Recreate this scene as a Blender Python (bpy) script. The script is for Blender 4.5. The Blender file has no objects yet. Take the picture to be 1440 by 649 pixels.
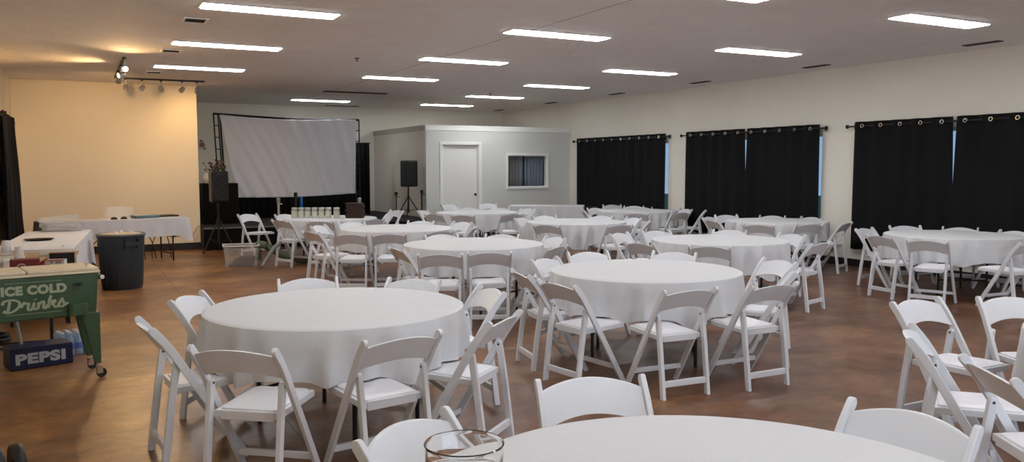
import bpy, bmesh, math, random
from mathutils import Vector, Matrix

C = bpy.context.scene.collection
PI = math.pi
SC = bpy.context.scene
random.seed(7)

# ------------------------------------------------------------------ camera, world, exposure
F_PX = 1165.6
yaw, pitch, roll = 0.484, -0.076, -0.002
EYE = 1.624
fw = Vector((math.sin(yaw) * math.cos(pitch), math.cos(yaw) * math.cos(pitch), math.sin(pitch)))
rt = Vector((math.cos(yaw), -math.sin(yaw), 0.0))
up = rt.cross(fw)
r2 = rt * math.cos(roll) + up * math.sin(roll)
u2 = up * math.cos(roll) - rt * math.sin(roll)
cam_data = bpy.data.cameras.new('camera')
cam_data.sensor_width = 36.0
cam_data.lens = F_PX * 36.0 / 1440.0
cam_data.clip_start = 0.05
cam = bpy.data.objects.new('camera', cam_data)
C.objects.link(cam)
cam.matrix_world = Matrix(((r2.x, u2.x, -fw.x, 0), (r2.y, u2.y, -fw.y, 0), (r2.z, u2.z, -fw.z, EYE), (0, 0, 0, 1)))
SC.camera = cam
SC.view_settings.view_transform = 'Standard'
SC.view_settings.look = 'None'
SC.view_settings.gamma = 1.0
SC.view_settings.use_curve_mapping = False
SC.view_settings.exposure = 0.0

PANEL_STRENGTH = 21.5        # fluorescent diffusers
DAY_STRENGTH = 190.0       # daylight entering through the glass front behind the photographer
WARM_STRENGTH = 0.42        # track lamps
SKY_STRENGTH = 0.8

w = bpy.data.worlds.new('dusk_sky')
SC.world = w
w.use_nodes = True
wn, wl = w.node_tree.nodes, w.node_tree.links
bg = wn['Background']
geo = wn.new('ShaderNodeTexCoord')
sep = wn.new('ShaderNodeSeparateXYZ')
rmp = wn.new('ShaderNodeValToRGB')
rmp.color_ramp.elements[0].position = 0.0
rmp.color_ramp.elements[0].color = (0.34, 0.55, 0.80, 1)
rmp.color_ramp.elements[1].position = 0.5
rmp.color_ramp.elements[1].color = (0.14, 0.30, 0.62, 1)
wl.new(geo.outputs['Generated'], sep.inputs[0])
wl.new(sep.outputs['Z'], rmp.inputs[0])
wl.new(rmp.outputs[0], bg.inputs['Color'])
bg.inputs['Strength'].default_value = SKY_STRENGTH

# ------------------------------------------------------------------ measurements
XR = 11.30      # window wall
XL = -1.00      # left wall
YB = 22.10      # back wall
YF = -5.00      # wall behind the photographer
HC = 3.264      # ceiling
YY = 17.70      # yellow partition face
XY1 = 2.20      # its right end
XS = 7.32       # side of the small room
YS = 18.27      # front of the small room
HS = 2.60

# ------------------------------------------------------------------ materials
def newmat(name):
    m = bpy.data.materials.new(name)
    m.use_nodes = True
    nt = m.node_tree
    b = nt.nodes['Principled BSDF']
    return m, nt, b

def mat(name, col, rough=0.6, metal=0.0, bump=0.0, bscale=40.0, var=0.0, vscale=6.0, spec=0.5, trans=0.0, ior=1.45, sheen=0.0, alpha=1.0):
    m, nt, b = newmat(name)
    N, L = nt.nodes, nt.links
    b.inputs['Base Color'].default_value = (*col, 1)
    b.inputs['Roughness'].default_value = rough
    b.inputs['Metallic'].default_value = metal
    b.inputs['Specular IOR Level'].default_value = spec
    b.inputs['Transmission Weight'].default_value = trans
    b.inputs['IOR'].default_value = ior
    b.inputs['Sheen Weight'].default_value = sheen
    b.inputs['Alpha'].default_value = alpha
    tc = N.new('ShaderNodeTexCoord')
    if var > 0:
        n = N.new('ShaderNodeTexNoise'); n.inputs['Scale'].default_value = vscale; n.inputs['Detail'].default_value = 5
        r = N.new('ShaderNodeValToRGB')
        r.color_ramp.elements[0].position = 0.3; r.color_ramp.elements[1].position = 0.7
        r.color_ramp.elements[0].color = (*[c * (1 - var) for c in col], 1)
        r.color_ramp.elements[1].color = (*[min(1, c * (1 + var)) for c in col], 1)
        L.new(tc.outputs['Object'], n.inputs['Vector']); L.new(n.outputs['Fac'], r.inputs['Fac'])
        L.new(r.outputs['Color'], b.inputs['Base Color'])
    if bump > 0:
        n2 = N.new('ShaderNodeTexNoise'); n2.inputs['Scale'].default_value = bscale; n2.inputs['Detail'].default_value = 4
        bp = N.new('ShaderNodeBump'); bp.inputs['Strength'].default_value = bump; bp.inputs['Distance'].default_value = 0.01
        L.new(tc.outputs['Object'], n2.inputs['Vector']); L.new(n2.outputs['Fac'], bp.inputs['Height'])
        L.new(bp.outputs['Normal'], b.inputs['Normal'])
    return m

def emis(name, col, strength):
    m, nt, b = newmat(name)
    b.inputs['Base Color'].default_value = (*col, 1)
    b.inputs['Emission Color'].default_value = (*col, 1)
    b.inputs['Emission Strength'].default_value = strength
    return m

def floor_mat():
    m, nt, b = newmat('stained_concrete')
    N, L = nt.nodes, nt.links
    tc = N.new('ShaderNodeTexCoord')
    def noise(scale, detail, rough=0.6, dist=0.0, vec=None):
        n = N.new('ShaderNodeTexNoise'); n.inputs['Scale'].default_value = scale
        n.inputs['Detail'].default_value = detail; n.inputs['Roughness'].default_value = rough
        n.inputs['Distortion'].default_value = dist
        L.new(vec or tc.outputs['Object'], n.inputs['Vector']); return n
    mp = N.new('ShaderNodeMapping'); mp.inputs['Scale'].default_value = (1.0, 1.0, 1.0)
    mp.inputs['Rotation'].default_value = (0, 0, 0.5)
    L.new(tc.outputs['Object'], mp.inputs['Vector'])
    mp2 = N.new('ShaderNodeMapping'); mp2.inputs['Scale'].default_value = (0.8, 1.25, 1.0); mp2.inputs['Rotation'].default_value = (0, 0, -0.4)
    L.new(tc.outputs['Object'], mp2.inputs['Vector'])
    n1 = noise(1.0, 9, 0.60, 0.5, mp.outputs[0])
    r1 = N.new('ShaderNodeValToRGB'); e = r1.color_ramp.elements
    e[0].position = 0.26; e[0].color = (0.085, 0.042, 0.026, 1)
    e[1].position = 0.72; e[1].color = (0.30, 0.175, 0.095, 1)
    x = e.new(0.44); x.color = (0.135, 0.066, 0.040, 1)
    x = e.new(0.56); x.color = (0.195, 0.103, 0.060, 1)
    L.new(n1.outputs['Fac'], r1.inputs['Fac'])
    n2 = noise(5.0, 15, 0.80, 0.4, mp2.outputs[0])
    r2 = N.new('ShaderNodeValToRGB'); e = r2.color_ramp.elements
    e[0].position = 0.34; e[0].color = (0.48, 0.44, 0.41, 1)
    e[1].position = 0.66; e[1].color = (1.45, 1.28, 1.18, 1)
    L.new(n2.outputs['Fac'], r2.inputs['Fac'])
    mx = N.new('ShaderNodeMix'); mx.data_type = 'RGBA'; mx.blend_type = 'MULTIPLY'; mx.inputs[0].default_value = 1.0
    L.new(r1.outputs[0], mx.inputs[6]); L.new(r2.outputs[0], mx.inputs[7])
    # ochre stain patches plus warm reflected light painted in at left; red-brown stain elsewhere
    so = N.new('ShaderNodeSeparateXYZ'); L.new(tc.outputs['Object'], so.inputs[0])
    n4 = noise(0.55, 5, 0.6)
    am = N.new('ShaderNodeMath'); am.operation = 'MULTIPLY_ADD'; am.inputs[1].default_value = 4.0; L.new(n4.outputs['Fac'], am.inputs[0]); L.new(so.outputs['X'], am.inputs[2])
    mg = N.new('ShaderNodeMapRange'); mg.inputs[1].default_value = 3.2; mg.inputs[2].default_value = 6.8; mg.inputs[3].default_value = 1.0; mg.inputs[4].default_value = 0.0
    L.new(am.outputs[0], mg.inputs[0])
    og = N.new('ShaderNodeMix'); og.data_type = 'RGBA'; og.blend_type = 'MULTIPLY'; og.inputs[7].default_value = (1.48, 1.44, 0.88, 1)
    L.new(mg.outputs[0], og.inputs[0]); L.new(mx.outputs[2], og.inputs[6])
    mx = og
    # saw-cut joints every few metres
    sp = N.new('ShaderNodeSeparateXYZ'); L.new(tc.outputs['Object'], sp.inputs[0])
    def joint(out, period, off):
        a = N.new('ShaderNodeMath'); a.operation = 'ADD'; a.inputs[1].default_value = off; L.new(out, a.inputs[0])
        mo = N.new('ShaderNodeMath'); mo.operation = 'PINGPONG'; mo.inputs[1].default_value = period / 2; L.new(a.outputs[0], mo.inputs[0])
        lt = N.new('ShaderNodeMath'); lt.operation = 'LESS_THAN'; lt.inputs[1].default_value = 0.005; L.new(mo.outputs[0], lt.inputs[0])
        return lt.outputs[0]
    jx = joint(sp.outputs['X'], 4.6, -1.15); jy = joint(sp.outputs['Y'], 4.6, -7.05)
    mxx = N.new('ShaderNodeMath'); mxx.operation = 'MAXIMUM'; L.new(jx, mxx.inputs[0]); L.new(jy, mxx.inputs[1])
    mj = N.new('ShaderNodeMix'); mj.data_type = 'RGBA'; mj.inputs[7].default_value = (0.05, 0.028, 0.018, 1)
    L.new(mxx.outputs[0], mj.inputs[0]); L.new(mx.outputs[2], mj.inputs[6])
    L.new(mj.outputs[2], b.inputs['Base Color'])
    n3 = noise(3.0, 6, 0.6)
    mr = N.new('ShaderNodeMapRange'); mr.inputs[3].default_value = 0.20; mr.inputs[4].default_value = 0.50
    L.new(n3.outputs['Fac'], mr.inputs[0]); L.new(mr.outputs[0], b.inputs['Roughness'])
    bp = N.new('ShaderNodeBump'); bp.inputs['Strength'].default_value = 0.12; bp.inputs['Distance'].default_value = 0.01
    L.new(n2.outputs['Fac'], bp.inputs['Height']); L.new(bp.outputs['Normal'], b.inputs['Normal'])
    b.inputs['Specular IOR Level'].default_value = 0.5
    return m

M = {}
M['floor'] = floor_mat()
M['ceiling'] = mat('ceiling_texture', (0.80, 0.755, 0.725), 0.85, bump=1.0, bscale=14, var=0.03, vscale=3)
M['wall'] = mat('wall_paint', (0.84, 0.80, 0.71), 0.8, bump=0.15, bscale=60, var=0.02, vscale=1.5)
M['wall_cream'] = mat('cream_wall_paint', (0.80, 0.70, 0.52), 0.75, bump=0.12, bscale=60, var=0.02, vscale=1.0)
M['wall_room'] = mat('small_room_paint', (0.66, 0.67, 0.63), 0.75, bump=0.1, bscale=60, var=0.02, vscale=1.5)
M['wall_shaded'] = mat('shaded_wall_paint', (0.62, 0.57, 0.51), 0.8, bump=0.1, bscale=60, var=0.02, vscale=1.5)  # taupe carries the shade of the side wall in its base colour
M['trim'] = mat('white_trim_paint', (0.86, 0.86, 0.83), 0.5)
M['door'] = mat('door_paint', (0.80, 0.80, 0.76), 0.5)
M['base'] = mat('black_baseboard', (0.018, 0.016, 0.015), 0.5)
M['black_cloth'] = mat('black_fabric', (0.003, 0.003, 0.003), 0.9, bump=0.25, bscale=120, sheen=0.05, spec=0.2)
M['curtain'] = mat('black_curtain_fabric', (0.006, 0.006, 0.007), 0.85, bump=0.15, bscale=150, spec=0.25)
M['cloth'] = mat('white_tablecloth', (0.64, 0.645, 0.66), 0.85, bump=1.0, bscale=5, sheen=0.1, spec=0.2)
M['cloth_grey'] = mat('pale_grey_tablecloth', (0.62, 0.60, 0.60), 0.85, bump=0.25, bscale=9, spec=0.2)
M['chair'] = mat('white_resin', (0.70, 0.715, 0.745), 0.38, var=0.015, vscale=8, spec=0.45)
M['pad'] = mat('white_vinyl', (0.80, 0.80, 0.84), 0.42, bump=0.05, bscale=80)
M['dark_metal'] = mat('dark_metal', (0.035, 0.033, 0.032), 0.45, metal=0.6)
M['steel'] = mat('brushed_steel', (0.62, 0.61, 0.58), 0.3, metal=0.9)
M['chrome'] = mat('chrome', (0.75, 0.75, 0.75), 0.15, metal=1.0)
M['black'] = mat('black_plastic', (0.008, 0.008, 0.008), 0.45)
M['soft_black'] = mat('speaker_grille', (0.009, 0.009, 0.009), 0.7, bump=0.3, bscale=200)
M['screen'] = mat('projection_fabric', (0.84, 0.84, 0.90), 0.8, spec=0.2)
M['green'] = mat('green_enamel', (0.046, 0.092, 0.044), 0.42, var=0.06, vscale=5)
M['cream'] = mat('cream_enamel', (0.72, 0.62, 0.44), 0.35)
M['letters'] = mat('faded_cream_lettering', (0.36, 0.40, 0.26), 0.6)
M['blue_box'] = mat('blue_carton', (0.006, 0.010, 0.050), 0.45)
M['box_letters'] = mat('silver_lettering', (0.50, 0.52, 0.55), 0.5)
M['bin'] = mat('grey_bin_plastic', (0.022, 0.027, 0.034), 0.5, bump=0.1, bscale=100)
M['bin_lid'] = mat('bin_rim_plastic', (0.13, 0.13, 0.13), 0.45)
M['tan'] = mat('tan_lid_reflection', (0.50, 0.40, 0.24), 0.6, var=0.1)  # yellowish reflection on the lid top, put into the colour
M['clear'] = mat('clear_plastic', (0.85, 0.84, 0.80), 0.2, alpha=0.15)
M['milky'] = mat('milky_plastic', (0.80, 0.79, 0.75), 0.35, alpha=0.45)
M['jar'] = mat('jar_glass_material', (0.72, 0.72, 0.62), 0.08, alpha=0.30)
M['glass'] = mat('clear_glass', (1, 1, 1), 0.02, trans=1.0, ior=1.45)
M['pane'] = mat('window_glass', (0.92, 0.96, 1.0), 0.0, trans=1.0, ior=1.02)
M['maroon'] = mat('maroon_card', (0.16, 0.02, 0.018), 0.6)
M['red'] = mat('red_card', (0.32, 0.03, 0.025), 0.55)
M['white_card'] = mat('white_card', (0.68, 0.64, 0.58), 0.7)
M['brown'] = mat('dark_brown_leather', (0.030, 0.014, 0.010), 0.6, var=0.2, vscale=20)
M['kraft'] = mat('brown_cardboard', (0.36, 0.25, 0.14), 0.8)
M['water'] = mat('blue_tinted_bottle', (0.42, 0.60, 0.78), 0.12, alpha=0.62)
M['water_label'] = mat('blue_bottle_label', (0.02, 0.10, 0.42), 0.4)
M['olive'] = mat('olive_canvas', (0.105, 0.135, 0.075), 0.85, bump=0.3, bscale=60)
M['greyboard'] = mat('weathered_grey_plastic', (0.24, 0.23, 0.20), 0.6)
M['candle'] = mat('cream_wax', (0.78, 0.74, 0.58), 0.5)
M['silver_lid'] = mat('dull_silver_lid', (0.55, 0.54, 0.50), 0.4, metal=0.7)
M['teal'] = mat('teal_plastic', (0.09, 0.17, 0.17), 0.45)
M['vent'] = mat('dark_vent', (0.07, 0.06, 0.055), 0.7)
M['blue'] = mat('blue_plastic', (0.02, 0.16, 0.50), 0.4)
M['leaf'] = mat('leaf_green', (0.05, 0.08, 0.03), 0.6)
M['petal'] = mat('dusty_pink_petal', (0.36, 0.18, 0.17), 0.7, var=0.25, vscale=20)
M['white_ceramic'] = mat('white_ceramic', (0.66, 0.62, 0.58), 0.35)
M['plywood'] = mat('table_top_laminate', (0.40, 0.34, 0.27), 0.6)
M['grass'] = mat('outside_grass', (0.08, 0.13, 0.04), 0.95, var=0.3, vscale=3)
M['panel'] = emis('fluorescent_diffuser', (0.955, 0.975, 1.0), PANEL_STRENGTH)
M['bulb'] = emis('warm_bulb', (1.0, 0.72, 0.38), 60.0)
M['inner_curtain'] = mat('blue_grey_drape', (0.30, 0.32, 0.37), 0.8)
M['inner_curtain_dark'] = mat('navy_drape', (0.03, 0.035, 0.07), 0.8)
M['inner_curtain_tan'] = mat('tan_grey_drape', (0.28, 0.26, 0.24), 0.8)

# ------------------------------------------------------------------ helpers
def obj(name, bm, m, parent=None, smooth=False, bevel=0.0, loc=None, rotz=None):
    if smooth:
        for f in bm.faces: f.smooth = True
    me = bpy.data.meshes.new(name)
    bm.normal_update()
    bm.to_mesh(me); bm.free()
    if m is not None:
        me.materials.append(M[m] if isinstance(m, str) else m)
    o = bpy.data.objects.new(name, me)
    C.objects.link(o)
    if parent is not None: o.parent = parent
    if loc is not None: o.location = loc
    if rotz is not None: o.rotation_euler = (0, 0, rotz)
    if bevel > 0:
        bv = o.modifiers.new('bevel', 'BEVEL'); bv.width = bevel; bv.segments = 2; bv.limit_method = 'ANGLE'
    if smooth:
        try:
            me.set_sharp_from_angle(angle=math.radians(40))
        except Exception:
            pass
    return o

def box(bm, x0, x1, y0, y1, z0, z1, mtx=None):
    vs = [bm.verts.new(Vector(p)) for p in ((x0, y0, z0), (x1, y0, z0), (x1, y1, z0), (x0, y1, z0), (x0, y0, z1), (x1, y0, z1), (x1, y1, z1), (x0, y1, z1))]
    if mtx is not None:
        for v in vs: v.co = mtx @ v.co
    for f in ((0, 3, 2, 1), (4, 5, 6, 7), (0, 1, 5, 4), (1, 2, 6, 5), (2, 3, 7, 6), (3, 0, 4, 7)):
        bm.faces.new([vs[i] for i in f])
    return vs

def boxbm(*a, mtx=None):
    bm = bmesh.new(); box(bm, *a, mtx=mtx); return bm

def tube(bm, p0, p1, r0, r1=None, n=10, caps=True):
    r1 = r0 if r1 is None else r1
    p0, p1 = Vector(p0), Vector(p1)
    d = (p1 - p0).normalized()
    a = d.orthogonal().normalized(); b = d.cross(a)
    A = [bm.verts.new(p0 + (a * math.cos(2 * PI * i / n) + b * math.sin(2 * PI * i / n)) * r0) for i in range(n)]
    B = [bm.verts.new(p1 + (a * math.cos(2 * PI * i / n) + b * math.sin(2 * PI * i / n)) * r1) for i in range(n)]
    for i in range(n):
        bm.faces.new((A[i], A[(i + 1) % n], B[(i + 1) % n], B[i]))
    if caps:
        bm.faces.new(A[::-1]); bm.faces.new(B)

def path_tube(bm, pts, r, n=8):
    pts = [Vector(p) for p in pts]
    rings = []
    nrm = None
    for i, p in enumerate(pts):
        d = (pts[min(i + 1, len(pts) - 1)] - pts[max(i - 1, 0)]).normalized()
        if nrm is None: nrm = d.orthogonal().normalized()
        nrm = (nrm - d * nrm.dot(d)).normalized()
        b = d.cross(nrm)
        rings.append([bm.verts.new(p + (nrm * math.cos(2 * PI * k / n) + b * math.sin(2 * PI * k / n)) * r) for k in range(n)])
    for A, B in zip(rings, rings[1:]):
        for k in range(n):
            bm.faces.new((A[k], A[(k + 1) % n], B[(k + 1) % n], B[k]))
    bm.faces.new(rings[0][::-1]); bm.faces.new(rings[-1])

def lathe(bm, prof, n=24, c=(0, 0, 0), close=False):
    """prof: list of (r, z)"""
    rings = []
    for r, z in prof:
        if r < 1e-6:
            rings.append([bm.verts.new((c[0], c[1], c[2] + z))])
        else:
            rings.append([bm.verts.new((c[0] + r * math.cos(2 * PI * i / n), c[1] + r * math.sin(2 * PI * i / n), c[2] + z)) for i in range(n)])
    prs = list(zip(rings, rings[1:]))
    if close: prs.append((rings[-1], rings[0]))
    for A, B in prs:
        if len(A) == 1 and len(B) == 1: continue
        for i in range(n):
            j = (i + 1) % n
            if len(A) == 1: bm.faces.new((A[0], B[j], B[i]))
            elif len(B) == 1: bm.faces.new((A[i], A[j], B[0]))
            else: bm.faces.new((A[i], A[j], B[j], B[i]))

def torus(bm, R_, r, c=(0, 0, 0), axis='Z', n=20, k=8):
    V = []
    for i in range(n):
        a = 2 * PI * i / n
        ring = []
        for j in range(k):
            b = 2 * PI * j / k
            x = (R_ + r * math.cos(b)) * math.cos(a); y = (R_ + r * math.cos(b)) * math.sin(a); z = r * math.sin(b)
            p = (x, y, z) if axis == 'Z' else ((z, x, y) if axis == 'X' else (x, z, y))
            ring.append(bm.verts.new((c[0] + p[0], c[1] + p[1], c[2] + p[2])))
        V.append(ring)
    for i in range(n):
        for j in range(k):
            bm.faces.new((V[i][j], V[(i + 1) % n][j], V[(i + 1) % n][(j + 1) % k], V[i][(j + 1) % k]))
    bmesh.ops.recalc_face_normals(bm, faces=bm.faces)

def prism(bm, poly, axis, a0, a1):
    """extrude a polygon (list of 2D points) along an axis: 'X' poly=(y,z); 'Y' poly=(x,z); 'Z' poly=(x,y)"""
    def P(p, t):
        return {'X': (t, p[0], p[1]), 'Y': (p[0], t, p[1]), 'Z': (p[0], p[1], t)}[axis]
    A = [bm.verts.new(P(p, a0)) for p in poly]; B = [bm.verts.new(P(p, a1)) for p in poly]
    n = len(poly)
    for i in range(n): bm.faces.new((A[i], A[(i + 1) % n], B[(i + 1) % n], B[i]))
    bm.faces.new(A[::-1]); bm.faces.new(B)
    bmesh.ops.recalc_face_normals(bm, faces=bm.faces)

def tag(o, label=None, cat=None, group=None, kind=None):
    if label: o['label'] = label
    if cat: o['category'] = cat
    if group: o['group'] = group
    if kind: o['kind'] = kind
    return o

def thing(name, label, cat, loc=(0, 0, 0), rotz=0.0, group=None):
    o = bpy.data.objects.new(name, None); C.objects.link(o)
    o.empty_display_size = 0.1
    o.location = loc; o.rotation_euler = (0, 0, rotz)
    return tag(o, label, cat, group)

def struct(name, bm, m, parent=None, bevel=0.0, smooth=False):
    o = obj(name, bm, m, parent, bevel=bevel, smooth=smooth)
    if parent is None: o['kind'] = 'structure'
    return o

def dup(root, loc, rotz, label, group=None):
    r = root.copy(); C.objects.link(r); r.location = loc; r.rotation_euler = (0, 0, rotz)
    r['label'] = label
    if group: r['group'] = group
    def rec(src, dst):
        for ch in list(src.children):
            c = ch.copy(); C.objects.link(c); c.parent = dst
            rec(ch, c)
    rec(root, r)
    return r

# ================================================================== THE ROOM
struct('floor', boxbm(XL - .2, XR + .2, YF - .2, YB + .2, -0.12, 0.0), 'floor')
bm = bmesh.new(); box(bm, XL - .2, XR + .2, YF - .2, YB + .2, HC, HC + .12)
ceil = struct('ceiling', bm, 'ceiling')
seam = boxbm(4.895, 4.905, 4.0, 21.0, HC - 0.0015, HC + 0.01)
struct('trim_1', seam, mat('ceiling_seam', (0.25, 0.22, 0.20), 0.9))
struct('wall_left', boxbm(XL - .15, XL, YF - .15, YB + .15, 0, HC), 'wall_cream')
struct('wall_back', boxbm(XL, XR, YB, YB + .15, 0, HC), 'wall')
bm = bmesh.new()
RX0, RX1 = 0.2, 8.2
box(bm, XL, RX0, YF - .15, YF, 0, HC); box(bm, RX1, XR, YF - .15, YF, 0, HC); box(bm, RX0, RX1, YF - .15, YF, 2.3, HC)
struct('wall_rear', bm, 'wall')
bm = bmesh.new()
for i in range(7):
    x = RX0 + (RX1 - RX0 - .06) * i / 6; box(bm, x, x + .06, YF - .10, YF - .04, 0, 2.3)
box(bm, RX0, RX1, YF - .10, YF - .04, 2.24, 2.3); box(bm, RX0, RX1, YF - .10, YF - .04, 0, .08)
gf = struct('window_5', bm, 'dark_metal')
obj('window_pane', boxbm(RX0 + .01, RX1 - .01, YF - .073, YF - .067, .08, 2.24), 'pane', gf)
struct('floor_outside_rear', boxbm(-15, 25, -30, YF - .16, -.2, -.02), mat('outside_paving', (.35, .34, .33), .9))
dl = bpy.data.lights.new('daylight', 'AREA'); dl.shape = 'RECTANGLE'; dl.size = RX1 - RX0; dl.size_y = 2.2; dl.energy = DAY_STRENGTH; dl.color = (.80, .88, 1.0)
do = bpy.data.objects.new('daylight', dl); C.objects.link(do); do.location = ((RX0 + RX1) / 2, YF - .2, 1.16); do.rotation_euler = (PI / 2, 0, 0)
do.rotation_euler = Vector((0, -1, 0)).to_track_quat('Z', 'Y').to_euler()
struct('wall_cream', boxbm(XL, XY1, YY, YB, 0, HC), 'wall_cream', bevel=0.01)

WINS = [(14.26, 17.75), (10.11, 13.50), (5.85, 9.30)]
ZW0, ZW1 = 0.35, 2.20
bm = bmesh.new()
ys = [YF - .15] + [v for w_ in sorted(WINS) for v in w_] + [YB + .15]
for i in range(0, len(ys), 2):
    box(bm, XR, XR + .16, ys[i], ys[i + 1], 0, HC)
for a, b in WINS:
    box(bm, XR, XR + .16, a, b, 0, ZW0); box(bm, XR, XR + .16, a, b, ZW1, HC)
struct('wall_right', bm, 'wall')
for k, (a, b) in enumerate(WINS):
    bm = bmesh.new()
    x0, x1 = XR + .05, XR + .11
    box(bm, x0, x1, a, a + .05, ZW0, ZW1); box(bm, x0, x1, b - .05, b, ZW0, ZW1)
    box(bm, x0, x1, a, b, ZW0, ZW0 + .05); box(bm, x0, x1, a, b, ZW1 - .05, ZW1)
    wf = struct('window_%d' % (k + 1), bm, 'trim', bevel=.004)
    obj('mullion', boxbm(x0, x1, (a + b) / 2 - .025, (a + b) / 2 + .025, ZW0 + .05, ZW1 - .05), 'trim', wf)
    obj('window_pane', boxbm(XR + .078, XR + .084, a + .05, b - .05, ZW0 + .05, ZW1 - .05), 'pane', wf)
    obj('window_sill', boxbm(XR - .03, XR + .10, a - .02, b + .02, ZW0 - .03, ZW0), 'trim', wf, bevel=.004)
struct('floor_outside', boxbm(XR + .16, XR + 30, -20, 45, -0.25, -0.15), 'grass')

bm = bmesh.new(); box(bm, XR - .015, XR, YF, YS, 0, .12)
struct('baseboard_right', bm, 'base', bevel=.003)
struct('baseboard_left', boxbm(XL + .002, XY1 + .012, YY - .014, YY - .002, 0, .14), 'base', bevel=.003)

# small room with a door and a window, open above its walls
DX0, DX1, DZ = 7.74, 8.70, 2.18
WX0, WX1, WZ0, WZ1 = 9.49, 10.61, 1.15, 1.93
bm = bmesh.new()
T = .12
box(bm, XS, DX0, YS, YS + T, 0, HS); box(bm, DX0, DX1, YS, YS + T, DZ, HS)
box(bm, DX1, WX0, YS, YS + T, 0, HS); box(bm, WX0, WX1, YS, YS + T, 0, WZ0); box(bm, WX0, WX1, YS, YS + T, WZ1, HS)
box(bm, WX1, XR, YS, YS + T, 0, HS)
struct('wall_front_of_small_room', bm, 'wall_room')
struct('wall_side_of_small_room', boxbm(XS, XS + T, YS + T, YB, 0, HS), 'wall_shaded')
bm = bmesh.new()
box(bm, XS - .02, XR, YS - .022, YS + T + .01, HS, HS + .035)
box(bm, XS - .012, XR, YS - .014, YS - .001, HS - .09, HS)
struct('trim_2', bm, 'trim', bevel=.004)
bm = bmesh.new()
box(bm, XS - .022, XS + T + .01, YS + T + .012, YB, HS, HS + .035)
box(bm, XS - .014, XS - .001, YS + T + .012, YB, HS - .09, HS)
struct('trim_3', bm, mat('shaded_trim_paint', (0.42, 0.38, 0.34), 0.6), bevel=.004)  # side run of the cap trim, shade painted in as a darker colour
struct('baseboard_front', boxbm(DX1 + .08, XR - .02, YS - .014, YS - .002, 0, .11), 'base')
d = struct('door_1', boxbm(DX0 + .02, DX1 - .02, YS + .065, YS + .105, 0.01, DZ - .02), 'door', bevel=.003)
bm = bmesh.new()
box(bm, DX0 - .07, DX0, YS - .022, YS - .001, 0, DZ + .07); box(bm, DX1, DX1 + .07, YS - .022, YS - .001, 0, DZ + .07)
box(bm, DX0, DX1, YS - .022, YS - .001, DZ, DZ + .07)
box(bm, DX0, DX0 + .018, YS, YS + T, 0, DZ); box(bm, DX1 - .018, DX1, YS, YS + T, 0, DZ); box(bm, DX0 + .018, DX1 - .018, YS, YS + T, DZ - .018, DZ)
struct('door_frame', bm, 'trim', d, bevel=.003)
bm = bmesh.new(); lathe(bm, [(0, 0), (.03, .004), (.034, .02), (.02, .035), (0, .037)], 14, (0, 0, 0))
for v in bm.verts: v.co = Vector((DX1 - .09 + v.co.x, YS + .035 - v.co.z, .98 + v.co.y))
tube(bm, (DX1 - .09, YS + .065, .98), (DX1 - .09, YS + .03, .98), .012)
obj('door_knob', bm, 'dark_metal', d, smooth=True)

wf = None
bm = bmesh.new()
for (a, b, c_, e_) in ((WX0 - .05, WX0, WZ0 - .05, WZ1 + .05), (WX1, WX1 + .05, WZ0 - .05, WZ1 + .05)):
    box(bm, a, b, YS - .03, YS - .001, c_, e_)
box(bm, WX0, WX1, YS - .03, YS - .001, WZ1, WZ1 + .05); box(bm, WX0, WX1, YS - .03, YS - .001, WZ0 - .05, WZ0)
box(bm, WX0, WX0 + .015, YS, YS + T, WZ0, WZ1); box(bm, WX1 - .015, WX1, YS, YS + T, WZ0, WZ1)
box(bm, WX0 + .015, WX1 - .015, YS, YS + T, WZ0, WZ0 + .015); box(bm, WX0 + .015, WX1 - .015, YS, YS + T, WZ1 - .015, WZ1)
wf = struct('window_4', bm, 'trim', bevel=.003)
obj('window_pane', boxbm(WX0 + .015, WX1 - .015, YS + .085, YS + .09, WZ0 + .015, WZ1 - .015), 'pane', wf)
# drapes behind the small window, strips of different cloth
dr = thing('window_drapes', 'grey and blue striped drapes hanging behind the small interior window', 'curtain', (WX0 - .1, YS + .26, 0.9))
def pleat(bm, x0, x1, z0, z1, amp, wl, ph=0.0, y=0.0):
    n = max(6, int((x1 - x0) / wl * 10))
    prev = None
    for i in range(n + 1):
        x = x0 + (x1 - x0) * i / n
        yy = y + amp * math.sin(2 * PI * (x - x0) / wl + ph)
        cur = (bm.verts.new((x, yy, z0)), bm.verts.new((x, yy, z1)))
        if prev: bm.faces.new((prev[0], cur[0], cur[1], prev[1]))
        prev = cur
def thick(o, t):
    md = o.modifiers.new('thickness', 'SOLIDIFY'); md.thickness = t; md.offset = 0
for (a, b, mt) in ((0, .56, 'inner_curtain_tan'), (.56, .66, 'inner_curtain'), (.66, .71, 'inner_curtain_dark'), (.71, .77, 'inner_curtain'), (.77, .80, 'inner_curtain_dark'), (.80, 1.55, 'inner_curtain')):
    bm = bmesh.new(); pleat(bm, a, b, 0, 1.3, .012, .09)
    thick(obj('drape_panel', bm, mt, dr, smooth=True), .004)
bm = bmesh.new(); tube(bm, (-.12, 0, 1.3), (1.62, 0, 1.3), .012); tube(bm, (-.06, 0, 1.3), (-.06, -.145, 1.3), .010); tube(bm, (1.57, 0, 1.3), (1.57, -.145, 1.3), .010)
obj('rod', bm, 'dark_metal', dr)

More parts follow.
